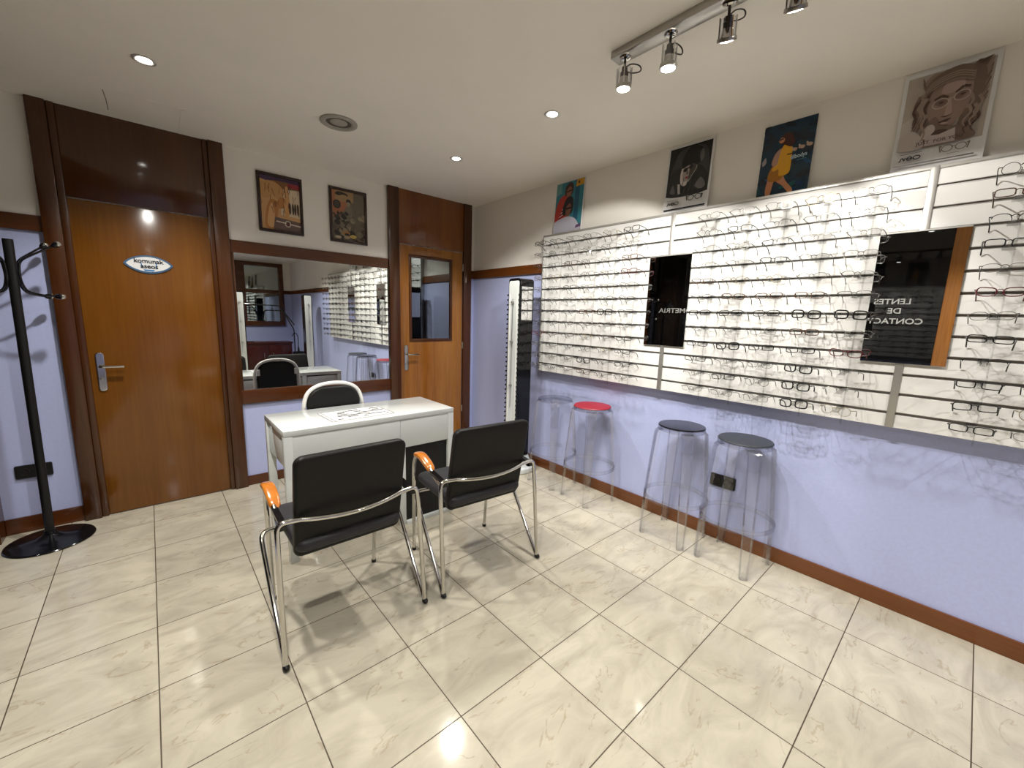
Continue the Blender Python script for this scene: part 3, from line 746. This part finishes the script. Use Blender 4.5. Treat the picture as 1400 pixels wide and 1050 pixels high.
for nm, y, k in cols:
    # a clear acrylic column carrying one spectacle frame a row
    t = thing('eyeglass_holder', 'clear acrylic holder column, %s from the corner end, on the %s display panel' % (ORD[k], nm), 'display holder', (PX, y, ZB), 0, 'clear holders on the slat wall')
    bm = N(); box(bm, -.060, -.055, -.020, -.015, -.012, GZ[0] - ZB + .01); obj('rod', bm, m_acr, t)
    first = None
    for j, g in enumerate(GZ):
        if first is None:
            bm = N()
            prism(bm, [(.016, .0015), (-.002, .0015), (-.118, -.016), (-.118, -.020), (-.002, -.003), (.016, -.003)], lambda u, v, s: (u, s - .012, v), .024)
            prism(bm, [(-.1045, -.016), (-.118, -.016), (-.122, -.005), (-.121, .0015), (-.114, .0015), (-.110, -.008)], lambda u, v, s: (u, s - .0045, v), .009)
            box(bm, -.002, -.0005, -.018, .018, -.016, .005)
            prism(bm, [(-.118, -.016), (-.121, -.016), (-.126, -.034), (-.123, -.034)], lambda u, v, q: (u, q - .017, v), .034)
            first = obj('hook', bm, m_acr, t, ang=20); first.location.z = g - ZB
        else:
            c = first.copy(); COL.objects.link(c); c.parent = t; c.location.z = g - ZB
    for j, g in enumerate(GZ):
        pi = fixed.get((nm, k, j))
        if pi is None:
            if nm == 'middle' and j in (6, 8) : pi = random.choice([2, 6, 2])
            else: pi = random.choices(range(12), W_)[0]
        if (nm == 'corner' and j == 11 and k == 2): pass
        sh, co, ri = protos[pi][1:]
        b = {'oval': .0165, 'rectangular': .0145, 'round': .0225, 'square': .0195, 'cat-eye': .0165}[sh]
        # bridge rests on the hook's nose piece
        z = g + .0018 - b * .62 + .0042
        rot = (random.uniform(-.05, .05), random.uniform(.02, .12), random.uniform(-.05, .05))
        lab = '%s %s %s eyeglasses, %s row down, %s from corner end, %s display panel' % (RIM[ri], co, sh, ORD[j], ORD[k], nm)
        copy_glasses(pi, (GX + random.uniform(0, .004), y + random.uniform(-.004, .004), z), rot, lab)
for i, p in enumerate(protos):
    if i not in used:
        for c in list(p[0].children): bpy.data.objects.remove(c)
        bpy.data.objects.remove(p[0])

# ------------------------------------------------------------------ black sockets
def socket(loc, rz, label):
    t = thing('wall_socket', label, 'socket', loc, rz, 'black double wall sockets')
    bm = N(); cushion(bm, .155, .082, .012, .008, lambda u, v, s: (u, -.006 + s, v), .003); obj('plate', bm, m_black, t)
    for s in (-1, 1):
        bm = N(); lathe(bm, [(.0, -.010), (.018, -.010), (.0195, -.0155), (.022, -.0155), (.022, -.010)], (s * .037, 0, 0), 20, axis='y'); obj('outlet', bm, m_darkm, t)
socket((-.612, YB, .383), 0, 'black double socket on the lilac wall behind the coat stand')
socket((XR, .965, .395), -PI / 2, 'black double socket on the lilac wall behind the two dark-topped stools')

# ------------------------------------------------------------------ coat stand
t = thing('coat_stand', 'black coat stand with round base and chrome knobs by the brown door', 'coat stand', (-.552, 3.495, 0))
bm = N(); lathe(bm, [(.0, .0), (.186, 0), (.190, .006), (.186, .011), (.12, .020), (.06, .032), (.032, .048), (.024, .07), (0, .07)], n=48); obj('base', bm, m_blackg, t)
bm = N(); tube(bm, [(0, 0, .05), (.018, 0, 1.735)], .0205, 18); obj('pole', bm, m_black, t)
for a in (0, 50, 180, 230):
    a = math.radians(a); c, s = math.cos(a), math.sin(a); o = (.016, 0)
    def q(r, z): return (o[0] + r * c, o[1] + r * s, z)
    bm = N(); path = smooth_path([q(.165, 1.720), q(.085, 1.665), q(.030, 1.625), q(.024, 1.53), q(.040, 1.462), q(.10, 1.445), q(.150, 1.442)], .03, 4)
    tube(bm, path, .0055, 8); h = obj('hook', bm, m_blackg, t)
    for p, d in ((q(.165, 1.720), Vector((c * .83, s * .83, .55))), (q(.150, 1.442), Vector((c, s, -.02)))):
        d.normalize(); p = Vector(p)
        bm = N(); tube(bm, [p - d * .006, p + d * .004, p + d * .016], [.008, .0145, .016], 14); obj('collar', bm, m_blackg, h)
        bm = N(); bmesh.ops.create_uvsphere(bm, u_segments=16, v_segments=10, radius=.0165, matrix=Matrix.Translation(p + d * .024)); obj('knob', bm, m_chrome, h)

# ------------------------------------------------------------------ desk
DX0, DX1, DY0, DY1, DZ = .481, 1.550, 2.360, 2.838, .765
t = thing('desk', 'narrow glossy white desk with drawers in front of the wall mirror', 'desk', ((DX0 + DX1) / 2, (DY0 + DY1) / 2, 0))
w, d = (DX1 - DX0) / 2, (DY1 - DY0) / 2
bm = N(); box(bm, -w, w, -d, d, DZ - .032, DZ, .002); obj('tabletop', bm, m_white, t)
xm = 1.172 - (DX0 + DX1) / 2
bm = N(); box(bm, -w + .044, xm - .022 - .0, -d + .004, -d + .018, .545, DZ - .033, .001); box(bm, xm - .0205 + .0, w - .044, -d + .004, -d + .018, .545, DZ - .033, .001); obj('back_panel', bm, m_white, t)
for s in (-1, 1):
    bm = N(); x = s * (w - .010)
    box(bm, min(x, x - s * .018), max(x, x - s * .018), -d + .044, d - .044, .545, DZ - .033, .001); obj('side_panel', bm, m_white, t)
for x, y in ((-w + .022, -d + .022), (-w + .022, d - .022), (w - .022, -d + .022), (w - .022, d - .022)):
    bm = N(); box(bm, x - .0215, x + .0215, y - .0215, y + .0215, 0, DZ - .033, .0015); obj('leg', bm, m_white, t)
for y in (-d + .022, d - .022):
    bm = N(); box(bm, xm - .0215, xm + .0215, y - (.0 if y < 0 else .0215) - (.0 if y > 0 else -.001), y + .0215, 0, .545 if y < 0 else DZ - .033, .0015); obj('leg', bm, m_white, t)
for a, b in ((-d + .002, -d + .034), (d - .034, d - .004)):
    bm = N(); box(bm, xm + .0215, w - .0435, a, b, 0, .027, .001); obj('floor_bar', bm, m_white, t)
bm = N(); box(bm, xm + .0215, w - .0435, -d + .024, -d + .036, .027, .545); obj('lower_back_panel', bm, m_black, t, False)
for a, b in ((-w + .046, xm - .024), (xm + .024, w - .046)):
    bm = N(); box(bm, a, b, d - .022, d - .004, .565, DZ - .045, .002); dr = obj('drawer', bm, m_white, t)
    bm = N(); box(bm, a + .01, b - .01, -d + .03, d - .024, .570, DZ - .05); obj('drawer_box', bm, m_white, dr, False)
# printed chart
t = thing('printed_chart', 'white sheet with rows of small black print lying on the desk', 'sheet', (.749, 2.415, DZ + .0006), math.radians(2.5))
bm = N(); box(bm, 0, .40, 0, .265, 0, .002, .0005, 1); obj('sheet', bm, m_paper, t)
bm = N(); R = random.Random(4)
def bar(x0, x1, y0, y1, z=.0026): 
    bm.faces.new([bm.verts.new((x, y, z)) for x, y in ((x0, y0), (x1, y0), (x1, y1), (x0, y1))])
for q in ((.003, .397, .003, .0065), (.003, .397, .2585, .262), (.003, .007, .003, .262), (.393, .397, .003, .262), (.022, .0255, .003, .262)): bar(*q)
for r_ in range(6):
    y = .030 + r_ * .036; x = .05 + .012 * r_
    while x < .36:
        L = R.uniform(.022, .065)
        if R.random() < .66:
            u = x; h0 = R.uniform(.013, .022)
            while u < min(x + L, .370): bar(u, u + .0155, y, y + h0 * R.uniform(.8, 1)); u += .0165
        x += L + .010
obj('printing', bm, m_ink, t, False)

# ------------------------------------------------------------------ visitor chairs
def visitor_chair(loc, rz, label):
    t = thing('visitor_chair', label, 'chair', loc, rz, 'black visitor chairs at the desk'); R = .0105
    for s in (-1, 1):
        bm = N(); tube(bm, smooth_path([(s * .252, .245, .004), (s * .262, .212, .56), (s * .264, .165, .632), (s * .268, .06, .628), (s * .278, -.10, .572), (s * .285, -.170, .566)], .055, 7), R, 12)
        l = obj('leg', bm, m_chrome, t)
        bm = N(); tube(bm, [(s * .252, .245, 0), (s * .252, .245, .016)], .0125, 12); obj('foot_cap', bm, m_black, l)
        bm = N(); tube(bm, smooth_path([(s * .307, -.240, .008), (s * .300, -.196, .50), (s * .297, -.186, .592), (s * .21, -.192, .588)], .035, 7), R, 12)
        l = obj('leg', bm, m_chrome, t)
        bm = N(); bmesh.ops.create_uvsphere(bm, u_segments=12, v_segments=8, radius=.015, matrix=Matrix.Translation((s * .307, -.242, .014)) @ Matrix.Diagonal((.9, 1.3, .93, 1))); obj('foot_cap', bm, m_black, l)
        bm = N(); tube(bm, smooth_path([(s * .307, -.236, .010), (s * .311, .078, .425), (s * .29, .105, .436), (s * .16, .108, .428)], .03, 6), R * .95, 12); obj('brace', bm, m_chrome, t)
        # curved wooden armrest
        bm = N(); n = 12; rings = []
        for k in range(n + 1):
            f = k / n; y = .172 - .215 * f; z = .640 - .018 * max(0, .35 - f) ** 1.0 * 3 - .052 * f * f * 1.1
            ww = .0225 * (1 - abs(2 * f - 1) ** 6) ** .5 * (1 - .12 * f) + .004; th = .013 * (1 - abs(2 * f - 1) ** 6) ** .5 + .002
            rings.append([bm.verts.new((s * .267 + ww * a, y, z + .006 + th * b)) for a, b in sup(1, 1, 3.2, 16)])
        for A, B in zip(rings, rings[1:]):
            for k in range(16): bm.faces.new((A[k], A[(k + 1) % 16], B[(k + 1) % 16], B[k]))
        bm.faces.new(rings[0]); bm.faces.new(rings[-1]); obj('armrest', bm, m_armwood, t)
        bm = N(); prism(bm, [(-.045, .600), (-.045, .586), (-.175, .556), (-.192, .560), (-.192, .584), (-.175, .588)], lambda u, v, q: (s * .275 - .012 + q, u, v), .024); obj('arm_bracket', bm, m_blackg, t)
    bm = N(); pts = [(.21 - .42 * k / 14, -.192 - .028 * (1 - (2 * k / 14 - 1) ** 2), .588 - .016 * (1 - (2 * k / 14 - 1) ** 2)) for k in range(15)]
    tube(bm, pts, R * 1.05, 12); obj('back_rail', bm, m_chrome, t)
    bm = N(); tube(bm, [(-.16, .108, .428), (.16, .108, .428)], R * .95, 12); tube(bm, [(-.16, -.10, .428), (.16, -.10, .428)], R * .95, 12); obj('seat_rail', bm, m_chrome, t)
    # backrest shell, leaning back, slightly hollow
    def bk(u, v, s_):
        y = -.150 - .20 * v + .5 * u * u * .9 * -.35 + s_ + .05 * (v * 2) ** 2 * -.12
        return (u, y, .620 + v)
    bm = N(); cushion(bm, .462, .456, .046, .036, bk, .015, .004); obj('backrest', bm, m_leather, t)
    bm = N(); cushion(bm, .462, .43, .055, .045, lambda u, v, s_: (u, .045 + v, .452 + s_ - .10 * max(0, v - .12) ** 1.5 + .02 * v), .024, .004); obj('seat', bm, m_leather2, t)
    return t
c1 = visitor_chair((.596, 1.860, 0), 0., 'black leather chair with wooden armrests in front, at the left half of the white desk')
c2 = visitor_chair((1.318, 1.811, 0), math.radians(-4.4), 'black leather chair with wooden armrests nearer the clear stools, slightly turned')

# ------------------------------------------------------------------ chair behind the desk
t = thing('office_chair', 'black-padded chair with a white arched frame behind the white desk', 'chair', (.912, 2.66, 0))
arch = [(-.195, .205, .44), (-.196, .222, .78), (-.170, .226, .868), (-.10, .228, .912), (0, .229, .924), (.10, .228, .912), (.170, .226, .868), (.196, .222, .78), (.195, .205, .44)]
bm = N(); tube(bm, smooth_path(arch, .05, 5), .0135, 12); obj('back_frame', bm, m_whitem, t)
def obk(u, v, s_):
    k = 1 - .22 * max(0, v / .5 * 2 - .35) ** 2
    return (u * k, .222 + s_, .70 + v)
bm = N(); cushion(bm, .352, .40, .036, .11, obk, .016, .006); obj('backrest', bm, m_leather, t)
for s in (-1, 1):
    bm = N(); box(bm, s * .165 - .014, s * .165 + .014, .240, .252, .77, .83, .005); obj('back_clip', bm, m_whitem, t)
bm = N(); cushion(bm, .40, .38, .05, .06, lambda u, v, s_: (u, -.0 + v, .455 + s_), .022, .006); obj('seat', bm, m_leather, t)
for x in (-.185, .185):
    for y in (-.17, .205):
        bm = N(); tube(bm, [(x * 1.08, y * 1.08, 0), (x, y, .44)], .0125, 10); obj('leg', bm, m_whitem, t)

# ------------------------------------------------------------------ clear stools
def stool(x, y, a0, pad, label):
    t = thing('clear_stool', label, 'stool', (x, y, 0), math.radians(a0), 'clear plastic stools along the lilac wall')
    bm = N(); lathe(bm, [(0, .722), (.120, .722), (.138, .716), (.143, .726), (.143, .736), (.136, .741), (0, .741)], n=48); obj('seat', bm, m_clear, t, ang=50)
    if pad:
        bm = N(); lathe(bm, [(0, .7415), (.138, .7415), (.1425, .746), (.138, .7525), (0, .754)], n=48); obj('seat_pad', bm, pad, t, ang=50)
    for k in range(4):
        c, s = math.cos(k * PI / 2), math.sin(k * PI / 2)
        bm = N(); rings = []
        for r, z, hw, th in ((.118, .724, .036, .006), (.140, .722, .036, .007), (.152, .712, .035, .008), (.158, .69, .034, .008), (.166, .60, .0325, .008), (.180, .44, .030, .008), (.193, .28, .0275, .008), (.200, .12, .024, .008), (.204, .006, .020, .009), (.204, 0, .018, .008)):
            ring = []
            tt = .0022; dd = min(th * 2.4, .020); w_ = .0035
            for u, v in ((hw, tt), (-hw, tt), (-hw, -dd), (-hw + w_, -dd), (-hw + w_, -tt), (hw - w_, -tt), (hw - w_, -dd), (hw, -dd)):
                R_ = r + v; ring.append(bm.verts.new((R_ * c - u * s, R_ * s + u * c, z)))
            rings.append(ring)
        for A, B in zip(rings, rings[1:]):
            for q in range(8): bm.faces.new((A[q], A[(q + 1) % 8], B[(q + 1) % 8], B[q]))
        bm.faces.new(rings[0]); bm.faces.new(rings[-1]); obj('leg', bm, m_clear, t, ang=40)
    bm = N(); lathe(bm, [(.188, .262), (.197, .262), (.198, .286), (.189, .286), (.188, .262)], n=48)
    obj('foot_ring', bm, m_clear, t, ang=50)
stool(2.520, 2.290, 43, None, 'all-clear plastic stool with no pad, next to the tower stand')
stool(2.508, 1.892, 35, m_red, 'clear plastic stool with a red round seat pad')
stool(2.508, 1.180, 42, m_blk, 'clear plastic stool with a glossy black seat pad')
stool(2.508, .803, 39, m_gry, 'clear plastic stool with a matt slate-grey seat pad')

# ------------------------------------------------------------------ tower stands
def tower(loc, rz, label, mirror=True):
    """local: white face towards -x, black side towards -y"""
    t = thing('display_tower', label, 'display stand', loc, rz, 'tall frame display towers')
    bm = N(); cushion(bm, .36, .36, .05, .17, lambda u, v, s: (u, v, .026 + s), .012); lathe(bm, [(0, .05), (.15, .05), (.115, .135), (0, .135)], n=32); obj('base', bm, m_white, t)
    a, b = .080, .075
    bm = N(); H = 1.735
    prof = [(-b, .12), (b, .12), (b, H - .03)] + [(b - .03 + .03 * math.cos(q), H - .03 + .03 * math.sin(q)) for q in (.4, .8, 1.2)] + [(b - .03, H), (-b + .03, H)] + [(-b + .03 - .03 * math.sin(q), H - .03 + .03 * math.cos(q)) for q in (.4, .8, 1.2)] + [(-b, H - .03)]
    prism(bm, prof, lambda u, v, s: (-a + s, u, v), 2 * a); obj('body', bm, m_blackg, t)
    bm = N(); cushion(bm, 2 * b - .022, 1.575, .008, .018, lambda u, v, s: (-a - .002 + s, u, .925 + v), .003); f = obj('white_face', bm, m_white, t)
    bm = N()
    for s in (-1, 1): box(bm, -a - .010, -a - .004, s * .047 - .004, s * .047 + .004, .20, 1.60, .001)
    obj('frame_channel', bm, m_whitem, f)
    bm = N(); tube(bm, [(-a - .016, 0, .60), (-a - .016, 0, 1.56)], .0022, 8); obj('locking_rod', bm, m_steel, t)
    for z in (1.53, 1.19, .80):
        bm = N(); lathe(bm, [(0, -.030), (.007, -.030), (.009, -.020), (.009, 0)], (-a, 0, z), 14, axis='x'); box(bm, -a - .018, -a - .014, -.004, .030, z - .002, z + .002); obj('lock', bm, m_steel, t)
    for s in (-1, 1):
        bm = N()
        for k in range(34):
            z = .20 + k * .042; box(bm, -a - .014, -a + .006, s * b - .004, s * b + .004, z, z + .014)
        obj('peg_strip', bm, m_black, t, False)
    for s in (-1, 1):
        bm = N(); box(bm, -a + .018, a - .014, s * (b + .001) - .0015, s * (b + .001) + .0015, 1.37, 1.665); obj('side_mirror', bm, m_tmirror, t, False)
tower((2.482, 2.718, 0), 0, 'black and white frame tower standing in the corner beside the clear stool')
tower((2.42, -1.62, 0), math.radians(-90), 'black and white frame tower seen only in the wall mirror, past the slat wall')
tower((1.28, -1.70, 0), math.radians(-80), 'black and white frame tower seen only at the left edge of the wall mirror')

# ------------------------------------------------------------------ ceiling: downlights, vent, spot bar
lights = []
def spot(loc, target, power, angle, blend=.35, radius=.03, col=(1, .965, .90)):
    l = bpy.data.lights.new('spot', 'SPOT'); l.energy = power; l.spot_size = math.radians(angle); l.spot_blend = blend
    l.shadow_soft_size = radius; l.color = col
    o = bpy.data.objects.new('spot_beam', l); COL.objects.link(o); o.location = loc
    o.rotation_euler = (Vector(target) - Vector(loc)).to_track_quat('-Z', 'Y').to_euler(); lights.append(o); return o
DL = [(.084, 2.779, 'lit recessed downlight before the closed brown door'), (1.805, 2.735, 'lit recessed downlight before the glazed door'), (1.819, 1.778, 'lit recessed downlight above the visitor chairs, nearest the spot bar'),
      (.065, 1.74, 'recessed downlight nearer the viewer, seen as a glint on the door header'), (.07, .55, 'added unseen downlight over the viewer'), (.10, -1.1, 'added unseen downlight behind the viewer, nearer the window'),
      (1.75, -1.1, 'added unseen downlight behind the viewer, nearer the slat wall'), (.9, -2.7, 'added unseen downlight at the rear of the shop')]  # downlights over and behind the viewer are unseen, added to brighten the room
DP = 58
for i, (x, y, lab) in enumerate(DL):
    t = thing('downlight', lab, 'downlight', (x, y, ZC), 0, 'recessed downlights')
    bm = N(); lathe(bm, [(.046, 0), (.046, -.003), (.042, -.006), (.033, -.004), (.030, .0), (.030, -.0005), (.046, 0)], n=32); obj('ring', bm, m_alul, t, ang=50)
    bm = N(); lathe(bm, [(0, -.0035), (.018, -.004), (.027, -.0015), (.027, -.0005), (0, -.0005)], n=24); obj('bulb', bm, m_bulb, t)
    spot((x, y, ZC - .02), (x, y, 0), DP * (1.1, .78, .72, 1, 1, 1, 1.1, 1.1)[i], 130, .6, .035)
t = thing('ceiling_vent', 'round grey air outlet in the ceiling above the pictures', 'vent', (.972, 2.768, ZC))
bm = N(); lathe(bm, [(.108, 0), (.107, -.007), (.098, -.012), (.078, -.010), (.072, -.002), (.108, 0)], n=40); obj('rim', bm, m_vent, t, ang=50)
bm = N(); lathe(bm, [(0, -.0008), (.076, -.0008), (.076, -.0014), (0, -.0014)], n=32); obj('recess', bm, m_ventd, t)
bm = N(); lathe(bm, [(0, -.012), (.03, -.010), (.050, -.003), (.050, -.0015), (0, -.0015)], n=32); obj('disc', bm, m_vent, t, ang=50)

t = thing('spot_bar', 'grey metal ceiling bar that carries the cage spotlights', 'light bar', (1.632, .80, ZC))
bm = N(); box(bm, -.034, .034, -.60, .425, -.030, 0, .003); obj('bar', bm, m_steel, t)
def cage_spot(y, tilt, label, aim, power, cone=74, k=.93):
    t = thing('cage_spotlight', label, 'spotlight', (1.632, y, ZC - .030), 0, 'cage spotlights on the ceiling bar', rot=tilt)
    t.scale.z = k
    bm = N(); lathe(bm, [(0, 0), (.026, 0), (.022, -.008), (.010, -.013), (0, -.013)], n=24); obj('ceiling_cup', bm, m_chrome, t)
    bm = N(); tube(bm, [(0, 0, -.008), (0, 0, -.045)], .005, 10); obj('stem', bm, m_darkm, t)
    bm = N(); lathe(bm, [(0, -.042), (.012, -.042), (.013, -.062), (.017, -.064), (.017, -.084), (0, -.084)], n=20); obj('socket', bm, m_darkm, t, ang=40)
    bm = N(); lathe(bm, [(.0175, -.084), (.021, -.112), (.026, -.126), (.0255, -.126), (.020, -.112), (.0165, -.084), (.0175, -.084)], n=24); obj('reflector', bm, m_chrome, t)
    bm = N(); lathe(bm, [(.027, -.118), (.033, -.118), (.034, -.130), (.033, -.134), (.027, -.134), (.027, -.118)], n=28); obj('ring', bm, m_steel, t, ang=50)
    for k in range(4):
        bm = N(); a = k * PI / 2 + .6; tube(bm, [(.031 * math.cos(a), .031 * math.sin(a), -.120), (.031 * math.cos(a), .031 * math.sin(a), -.045)], .0022, 6)
        obj('cage_rod', bm, m_chrome, t)
    bm = N(); lathe(bm, [(.0285, -.120), (.0285, -.048), (.0275, -.048), (.0275, -.120), (.0285, -.120)], n=24); obj('glass_sleeve', bm, m_clear, t, ang=50)
    bm = N(); lathe(bm, [(0, -.139), (.020, -.136), (.026, -.128), (.026, -.124), (0, -.124)], n=24); obj('bulb', bm, m_bulb, t)
    bm = N(); tube(bm, smooth_path([(.004, -.004, -.040), (.018, -.020, -.026), (.050, -.046, -.032), (.052, -.050, -.060), (.020, -.022, -.068), (.008, -.008, -.060)], .03, 5), .0028, 7); obj('cable', bm, m_darkm, t)
    bpy.context.view_layer.update()
    p = t.matrix_world @ Vector((0, 0, -.150)); spot(p, aim, power, cone, .25, .012)
TP = 35
cage_spot(1.172, (0, 0, 0), 'cage spotlight at the far end of the ceiling bar', (2.65, 2.1, 1.25), TP, 74)
cage_spot(.965, (0, 0, .5), 'second cage spotlight from the far end of the ceiling bar', (2.65, 1.4, 1.15), TP, 74)
cage_spot(.745, (.05, -.50, .3), 'tilted cage spotlight, third from the far end of the ceiling bar', (2.65, .75, 1.15), TP * .85, 74, .80)
cage_spot(.535, (.05, -.55, .2), 'cage spotlight cut by the top edge of the photo', (2.65, .1, 1.15), TP * .75, 74, .80)

# ------------------------------------------------------------------ the shop behind the viewer (seen in the mirrors)
t = thing('rear_mirror', 'wood-framed mirror on the rear wall, seen inside the big wall mirror', 'mirror', (2.10, YF, 1.02))
bm = N()
for q in ((-.56, .44, 0, .12), (-.56, .44, 1.40, 1.49), (-.56, -.36, .12, 1.40), (.33, .44, .12, 1.40)): box(bm, q[0], q[1], .0, .03, q[2], q[3], .004)
obj('frame', bm, m_dwood_x, t)
bm = N(); box(bm, -.36, .33, .004, .010, .12, 1.40); obj('mirror_glass', bm, m_dmirror, t, False)
t = thing('rear_counter', 'low red-brown counter against the rear wall, seen in the wall mirror', 'counter', (1.95, -3.2, 0))
bm = N(); box(bm, -.50, .50, -.22, .22, .66, .70, .006); obj('worktop', bm, m_redw, t)
bm = N(); box(bm, -.48, .48, -.20, .20, .0, .66, .004); obj('body', bm, m_redw, t)
for x in (-.24, .24):
    bm = N(); box(bm, x - .22, x + .22, .20, .212, .08, .62, .003); dd = obj('door', bm, m_redw, t)
    bm = N(); tube(bm, [(x + .15 * (1 if x < 0 else -1), .222, .34), (x + .15 * (1 if x < 0 else -1), .222, .46)], .005, 8); obj('handle', bm, m_steel, dd)
t = thing('clothes_rail', 'black tubular rail with slanting arms, seen in the wall mirror', 'rail', (1.75, -2.45, 0))
bm = N(); tube(bm, smooth_path([(-.34, 0, 0), (-.34, 0, 1.52), (.34, 0, 1.50), (.62, 0, 1.10)], .05), .013, 10); obj('top_rail', bm, m_blackg, t)
bm = N(); tube(bm, smooth_path([(.02, .03, 1.15), (.06, .03, 1.40), (.40, .03, 1.40), (.60, .03, 1.0), (.60, .03, 0)], .05), .012, 10); obj('side_arm', bm, m_blackg, t)
bm = N(); tube(bm, [(-.34, -.25, .02), (-.34, .25, .02)], .014, 10); tube(bm, [(.60, -.25, .02), (.60, .25, .02)], .014, 10); tube(bm, [(-.34, 0, .75), (-.16, 0, .75)], .010, 8); obj('foot', bm, m_blackg, t)
t = thing('umbrella_stand', 'black open umbrella stand near the rear corner, seen in the wall mirror', 'umbrella stand', (2.53, -2.84, 0))
bm = N(); lathe(bm, [(0, 0), (.12, 0), (.13, .48), (.124, .48), (.114, .012), (0, .012)], n=28); obj('bin', bm, m_blackg, t, ang=50)
t = thing('umbrella', 'black umbrella with a hooked handle in the umbrella stand', 'umbrella', (2.52, -2.83, .02))
bm = N(); lathe(bm, [(.006, 0), (.034, .25), (.030, .45), (.012, .58)], n=14); obj('canopy', bm, m_umb, t)
bm = N(); tube(bm, smooth_path([(0, 0, .55), (0, 0, .82), (-.03, 0, .88), (-.09, 0, .88), (-.11, 0, .81)], .04), .009, 8); obj('handle', bm, m_blackg, t)

# ------------------------------------------------------------------ camera, world, look
yaw, pit, rol, fpx = .7245, .1614, .0297, 558.31
fw = Vector((math.sin(yaw) * math.cos(pit), math.cos(yaw) * math.cos(pit), -math.sin(pit)))
r0 = Vector((math.cos(yaw), -math.sin(yaw), 0)); u0 = r0.cross(fw)
r = r0 * math.cos(rol) + u0 * math.sin(rol); u = -r0 * math.sin(rol) + u0 * math.cos(rol)
cam = bpy.data.cameras.new('camera'); co = bpy.data.objects.new('camera', cam); COL.objects.link(co)
cam.sensor_width = 36; cam.sensor_fit = 'HORIZONTAL'; cam.lens = 36 * fpx / 1400; cam.clip_start = .02
mw = Matrix.Identity(4)
for i in range(3): mw[i][0], mw[i][1], mw[i][2] = r[i], u[i], -fw[i]
mw[2][3] = 1.4; co.matrix_world = mw
SC.camera = co
w = bpy.data.worlds.new('world'); SC.world = w; w.use_nodes = True
w.node_tree.nodes['Background'].inputs[0].default_value = (0, 0, 0, 1)
SC.view_settings.view_transform = 'Standard'; SC.view_settings.look = 'None'
SC.view_settings.gamma = 1; SC.view_settings.use_curve_mapping = False
SC.view_settings.exposure = 0.68
SC.cycles.transparent_max_bounces = 24; SC.cycles.max_bounces = 12; SC.cycles.glossy_bounces = 6; SC.cycles.diffuse_bounces = 6
SC.cycles.caustics_reflective = False; SC.cycles.caustics_refractive = False
SC.cycles.sample_clamp_indirect = 6
